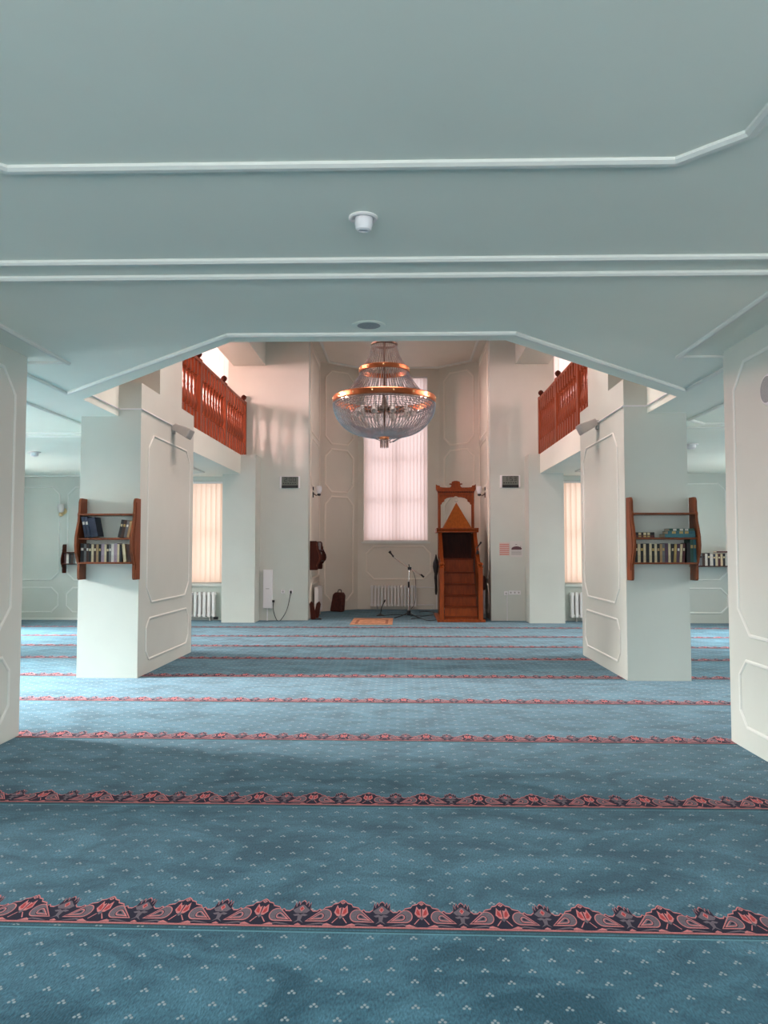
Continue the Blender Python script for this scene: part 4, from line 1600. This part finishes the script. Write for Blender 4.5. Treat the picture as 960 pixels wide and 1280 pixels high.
def sconce(x, y, z, s, label):
    root = thing('wall_lamp', label, 'lamp', (x, y, z))
    mb = MB()
    mb.box(min(0, s * 0.02), max(0, s * 0.02), -0.035, 0.035, -0.14, 0.12)
    mb.build('back_plate', 'black', root)
    mb = MB()
    mb.tube([(s * 0.02, 0, -0.05), (s * 0.08, 0, -0.09), (s * 0.15, 0, -0.06)], 0.012, 6)
    mb.build('arm', 'bronze', root)
    mb = MB()
    mb.lathe([(0.012, -0.10), (0.04, -0.09), (0.045, -0.05), (0.02, -0.045)], (s * 0.15, 0, 0), n=12)
    mb.build('lamp_base', 'black', root, smooth=True)
    mb = MB()
    mb.lathe([(0.03, -0.045), (0.055, -0.01), (0.07, 0.07), (0.06, 0.14), (0.055, 0.14), (0.02, -0.02)], (s * 0.15, 0, 0), n=14)
    mb.build('shade', 'plastic', root, smooth=True)


sconce(NL, 18.55, 3.02, 1, 'black wall lamp with pale shade above the niche bookshelf')
sconce(NR, 18.7, 3.02, -1, 'black wall lamp with pale shade beside the pulpit crest')
# gold sconce on the left aisle wall
gs = thing('wall_lamp', 'gold wall lamp between two panels of the aisle wall', 'lamp', (-7.86, Y_F, 2.53))
mb = MB()
mb.lathe([(0.07, 0), (0.08, -0.01), (0.06, -0.025), (0.02, -0.03)], n=16, axis='y')
mb.build('back_plate', 'gold', gs, (0, 0, -0.02), smooth=True)
mb = MB()
mb.tube([(0, -0.02, -0.02), (0, -0.10, -0.09), (0, -0.15, -0.06), (0, -0.15, 0.0)], 0.012, 8)
mb.build('arm', 'gold', gs)
mb = MB()
mb.lathe([(0.03, -0.06), (0.065, -0.02), (0.08, 0.06), (0.07, 0.13), (0.065, 0.13), (0.03, -0.03)], (0, -0.15, 0), n=14)
mb.build('shade', 'poster_w', gs, smooth=True)
mb = MB()
mb.lathe([(0.02, -0.15), (0.05, -0.13), (0.05, -0.08), (0.03, -0.06)], (0, -0.15, 0), n=14)
mb.build('cup', 'gold', gs, smooth=True)

# round fitting on the right near pillar
rd = thing('round_wall_speaker', 'round pale grey speaker on the panelled pillar', 'speaker', (PR, 5.80, 2.81))
mb = MB()
mb.lathe([(0.115, 0), (0.12, -0.012), (0.112, -0.022), (0.10, -0.025)], n=28, axis='x')
mb.build('rim', 'plastic', rd, smooth=True)
mb = MB()
mb.lathe([(0.10, -0.015), (0.10, -0.026), (0.06, -0.030), (0.01, -0.032)], n=24, axis='x')
mb.build('grille', 'grille', rd, smooth=True)

# ------------------------------------------------------------------ ceiling fittings
c = at_z(454, 272, ZC)
dlr = thing('downlight', 'white round swivel downlight in the low ceiling', 'lamp', (c.x, c.y, ZC))
mb = MB()
mb.lathe([(0.058, 0.0), (0.075, 0.0), (0.076, -0.006), (0.068, -0.012), (0.056, -0.010), (0.054, -0.002)], n=32)
mb.build('rim', 'white', dlr, smooth=True)
mb = MB()
mb.lathe([(0.035, 0.03), (0.046, 0.0), (0.046, -0.03), (0.040, -0.055), (0.028, -0.062), (0.026, -0.05), (0.01, -0.045)], n=28)
mb.build('lamp_body', 'plastic', dlr, (0.004, 0, -0.006), (0.12, 0.05, 0), smooth=True)
c = at_z(461, 406, ZC)
sp = thing('ceiling_speaker', 'round grey speaker grille flush in the low ceiling', 'speaker', (c.x, c.y, ZC))
mb = MB()
mb.lathe([(0.118, 0.0), (0.126, -0.003), (0.126, -0.006), (0.116, -0.008)], n=36)
mb.build('rim', 'ceiling', sp, smooth=True)
mb = MB()
mb.lathe([(0.116, -0.001), (0.116, -0.007), (0.06, -0.009), (0.01, -0.010)], n=36)
mb.build('grille', 'grille', sp, smooth=True)
for (px, py, lab) in ((43, 565, 'small white ceiling light in the aisle above the gold wall lamp'), (864, 555, 'small white ceiling light in the aisle above the dark bookshelf')):
    c = at_z(px, py, ZC)
    r_ = thing('ceiling_light', lab, 'lamp', (c.x, c.y, ZC))
    mb = MB()
    mb.lathe([(0.09, 0.0), (0.11, -0.004), (0.105, -0.014), (0.08, -0.016)], n=24)
    mb.build('rim', 'white', r_, smooth=True)
    mb = MB()
    mb.lathe([(0.07, -0.01), (0.07, -0.06), (0.05, -0.08), (0.01, -0.085)], n=20)
    mb.build('lamp_body', 'plastic', r_, smooth=True)

# ------------------------------------------------------------------ things on the floor of the niche
rg = thing('prayer_rug', 'small orange patterned rug on the teal carpet', 'rug', (-0.68, 17.42, 0))
mb = MB()
mb.box(-0.46, 0.46, -0.77, 0.77, 0.0, 0.008)
mb.build('rug_field', 'rug', rg)
mb = MB()
MBp = [(-0.33, -0.62), (0.33, -0.62), (0.33, 0.35), (0.0, 0.62), (-0.33, 0.35)]
mb.moulding(MBp, lambda p, q, h: (p, q, 0.008 + h * 0.1), 0.06, 0.012, True)
mb.build('rug_border', 'rug2', rg)
for s in (-1, 1):
    mb = MB()
    for k in range(40):
        x = -0.455 + 0.91 * k / 39
        mb.box(x - 0.004, x + 0.004, min(s * 0.77, s * 0.82), max(s * 0.77, s * 0.82), 0.0, 0.004)
    stuff(mb.build('fringe', 'paper', rg))

b0 = at_z(511, 772.5)
ms = thing('microphone_stand', 'chrome boom microphone stand with black tripod base', 'microphone stand', (b0.x, b0.y, 0))
PXM = b0.y / F_PX


def mpt(px, py):
    p = at_y(px, py, b0.y)
    return (p.x - b0.x, 0, p.z)


piv = mpt(512, 710.5)
mb = MB()
mb.tube([(0, 0, 0.10), (0, 0, 0.75), (piv[0], 0, piv[2])], 0.014, 8)
mb.build('pole', 'chrome', ms)
mb = MB()
mb.lathe([(0.02, 0.72), (0.024, 0.74), (0.024, 0.84), (0.02, 0.86)], n=10)
mb.build('clutch', 'black', ms, smooth=True)
for a in (200, 320, 80):
    a = math.radians(a)
    mb = MB()
    mb.tube([(0, 0, 0.13), (0.18 * math.cos(a), 0.18 * math.sin(a), 0.06), (0.36 * math.cos(a), 0.36 * math.sin(a), 0.012)], 0.012, 6)
    mb.build('leg', 'black', ms)
mb = MB()
mb.lathe([(0.03, 0.06), (0.045, 0.08), (0.045, 0.17), (0.02, 0.19)], n=10)
mb.build('tripod_hub', 'black', ms, smooth=True)
e0, e1 = mpt(491.5, 696), mpt(528, 720)
mb = MB()
mb.tube([e0, piv, e1], 0.012, 8)
bo = mb.build('boom', 'chrome', ms)
mb = MB()
mb.cbox(piv, (0.09, 0.07, 0.07))
mb.tube([(piv[0], 0, piv[2] + 0.02), (piv[0] - 0.02, -0.01, piv[2] + 0.10)], 0.012, 6)
mb.build('clamp', 'black', bo, bevel=0.01)
e2 = mpt(526, 718)
mb = MB()
mb.tube([e2, mpt(530, 721.5)], 0.022, 8)
mb.build('counterweight', 'black', bo)
m0, m1 = mpt(492, 696), mpt(486.5, 689)
mb = MB()
v0, v1 = Vector(m0), Vector(m1)
mb.tube([v0, v0.lerp(v1, 0.35), v0.lerp(v1, 0.7), v0.lerp(v1, 0.78), v0.lerp(v1, 0.95), v1], [0.022, 0.018, 0.024, 0.034, 0.036, 0.016], 10)
mb.build('microphone', 'black', ms, smooth=True)
mb = MB()
mb.tube(smooth_path([mpt(515, 712), (piv[0] + 0.14, 0.01, 0.9), (piv[0] + 0.13, 0.02, 0.4), (0.05, 0.03, 0.2)]), 0.006, 5)
mb.build('cable', 'black', ms)

b1 = at_z(475.5, 769.5)
ds = thing('desk_microphone_stand', 'short black microphone stand standing on the carpet before the radiator', 'microphone stand', (b1.x, b1.y, 0))
mb = MB()
mb.lathe([(0.10, 0.0), (0.10, 0.015), (0.05, 0.03), (0.02, 0.05)], n=18)
mb.build('base', 'black', ds, smooth=True)
mb = MB()
mb.tube([(0, 0, 0.04), (0.03, 0, 0.20), (0.09, 0, 0.33)], 0.011, 8)
mb.build('stem', 'black', ds)
mb = MB()
mb.tube([(0.085, 0, 0.32), (0.105, 0, 0.36), (0.12, 0, 0.39)], [0.015, 0.022, 0.012], 8)
mb.build('microphone', 'black', ds, smooth=True)
# loose cables lying from the stands to the pulpit
for pts, lab in (([(479, 770), (495, 768.5), (513, 769.5), (530, 770.5), (543, 768)], 'black cable running on the carpet from the short microphone stand'),
                 ([(514, 774), (524, 773), (535, 776), (545, 775)], 'black cable curling on the carpet from the boom stand'),
                 ([(524, 765.5), (534, 764.5), (543, 766)], 'loose black cable loop beside the pulpit foot')):
    P = []
    for (px, py) in pts:
        q = at_z(px, py, 0)
        P.append((q.x, q.y, 0.008))
    mb = MB()
    mb.tube(smooth_path(P, 6), 0.008, 5)
    tag(mb.build('cable', 'black'), lab, 'cable')

# bag leaning on the slanting wall, folded stand beside the niche radiator
bg = thing('leather_case', 'dark red leather case leaning on the slanting niche wall', 'case', (-1.70, 20.18, 0), -0.55)
mb = MB()
outl = [(-0.19, 0.0), (0.19, 0.0), (0.20, 0.05), (0.17, 0.42), (0.11, 0.50), (-0.12, 0.50), (-0.18, 0.44), (-0.20, 0.05)]
mb.prism(outl, lambda p, q, w: (p, w + 0.22 * q, q), -0.08, 0.05)
mb.build('body', 'bag', bg, bevel=0.03)
mb = MB()
mb.prism([(a * 0.8, b * 0.85 + 0.03) for a, b in outl], lambda p, q, w: (p, w + 0.22 * q, q), -0.10, -0.08)
mb.build('front_pocket', 'bag', bg, bevel=0.01)
mb = MB()
mb.tube(smooth_path([(-0.06, 0.09, 0.49), (-0.04, 0.10, 0.56), (0.04, 0.10, 0.56), (0.06, 0.09, 0.49)], 5), 0.012, 6)
mb.build('handle', 'black', bg)

fs_ = thing('folded_book_stand', 'dark folded wooden book stand leaning by the niche corner', 'book stand', (-2.08, 17.9, 0))
for s, rot in ((-1, 0.10), (1, -0.22)):
    mb = MB()
    mb.prism([(-0.05, 0.0), (0.06, 0.0), (0.07, 0.1), (0.05, 0.36), (0.0, 0.42), (-0.05, 0.36)], lambda p, q, w: (p, w, q), -0.012 + s * 0.02, 0.012 + s * 0.02)
    mb.build('leaf', 'wood_dark', fs_, (0.03 + s * 0.02, s * 0.03, 0.01), (0, rot * -1, 0))
mb = MB()
mb.box(-0.02, 0.20, -0.06, 0.06, 0, 0.03)
mb.build('foot', 'black', fs_)

# things hung on the pulpit: black jacket, small microphone
jk = thing('jacket', 'black jacket hanging on the side of the pulpit', 'jacket', (0.80, 18.42, 0.55))
mb = MB()
nseg = 10
vs, fs = [], []
for j, (z, wx, wy) in enumerate(((0.0, 0.02, 0.10), (0.08, 0.03, 0.14), (0.25, 0.028, 0.15), (0.45, 0.025, 0.14), (0.55, 0.05, 0.16), (0.66, 0.07, 0.17), (0.76, 0.065, 0.15), (0.86, 0.03, 0.10), (0.95, 0.012, 0.03))):
    for k in range(nseg):
        a = 2 * PI * k / nseg
        wob = 1 + 0.12 * math.sin(3 * a + j)
        vs.append((wx * wob * math.cos(a), wy * wob * math.sin(a), z))
for j in range(8):
    for k in range(nseg):
        k2 = (k + 1) % nseg
        fs.append((j * nseg + k, j * nseg + k2, (j + 1) * nseg + k2, (j + 1) * nseg + k))
fs.append(tuple(range(nseg)))
fs.append(tuple(range(8 * nseg, 9 * nseg)))
mb.add(vs, fs)
mb.build('cloth_body', 'darkcloth', jk, smooth=True)
mb = MB()
mb.tube([(0.0, -0.13, 0.70), (-0.02, -0.16, 0.40), (0.0, -0.14, 0.12)], [0.035, 0.03, 0.025], 8)
mb.build('sleeve', 'darkcloth', jk, smooth=True)

pm = thing('clip_microphone', 'black microphone on a short arm clipped to the pulpit handrail', 'microphone', (MX + 0.41, 17.72, 1.545))
mb = MB()
mb.cbox((0, 0, 0.01), (0.05, 0.09, 0.08))
mb.build('clamp', 'black', pm, bevel=0.008)
mb = MB()
mb.tube([(0, 0, 0.04), (-0.02, 0, 0.10), (-0.02, 0, 0.13)], 0.012, 6)
mb.build('arm', 'black', pm)
mb = MB()
mb.tube([(-0.03, 0, 0.09), (0.0, 0, 0.13), (0.06, 0, 0.21), (0.075, 0, 0.235), (0.09, 0, 0.25)], [0.012, 0.016, 0.018, 0.026, 0.012], 10)
mb.build('microphone', 'black', pm, smooth=True)
mb = MB()
mb.tube(smooth_path([(-0.02, -0.055, 0.02), (-0.07, -0.07, -0.10), (-0.075, -0.06, -0.30), (-0.07, -0.05, -0.50)], 6), 0.006, 5)
mb.build('cable', 'black', pm)

# dark box on the panel radiator behind the pulpit
bx_ = thing('dark_bag', 'dark brown bag resting on the panel radiator behind the pulpit', 'bag', (NR - 0.13, 18.62, 0.665))
mb = MB()
mb.prism([(-0.22, 0.0), (0.22, 0.0), (0.23, 0.26), (0.18, 0.33), (-0.18, 0.33), (-0.23, 0.26)], lambda p, q, w: (w, p, q), -0.09, 0.09)
mb.build('body', 'bag', bx_, bevel=0.03)
mb = MB()
mb.tube(smooth_path([(0, -0.08, 0.32), (0, -0.05, 0.40), (0, 0.05, 0.40), (0, 0.08, 0.32)], 5), 0.01, 6)
mb.build('handle', 'black', bx_)
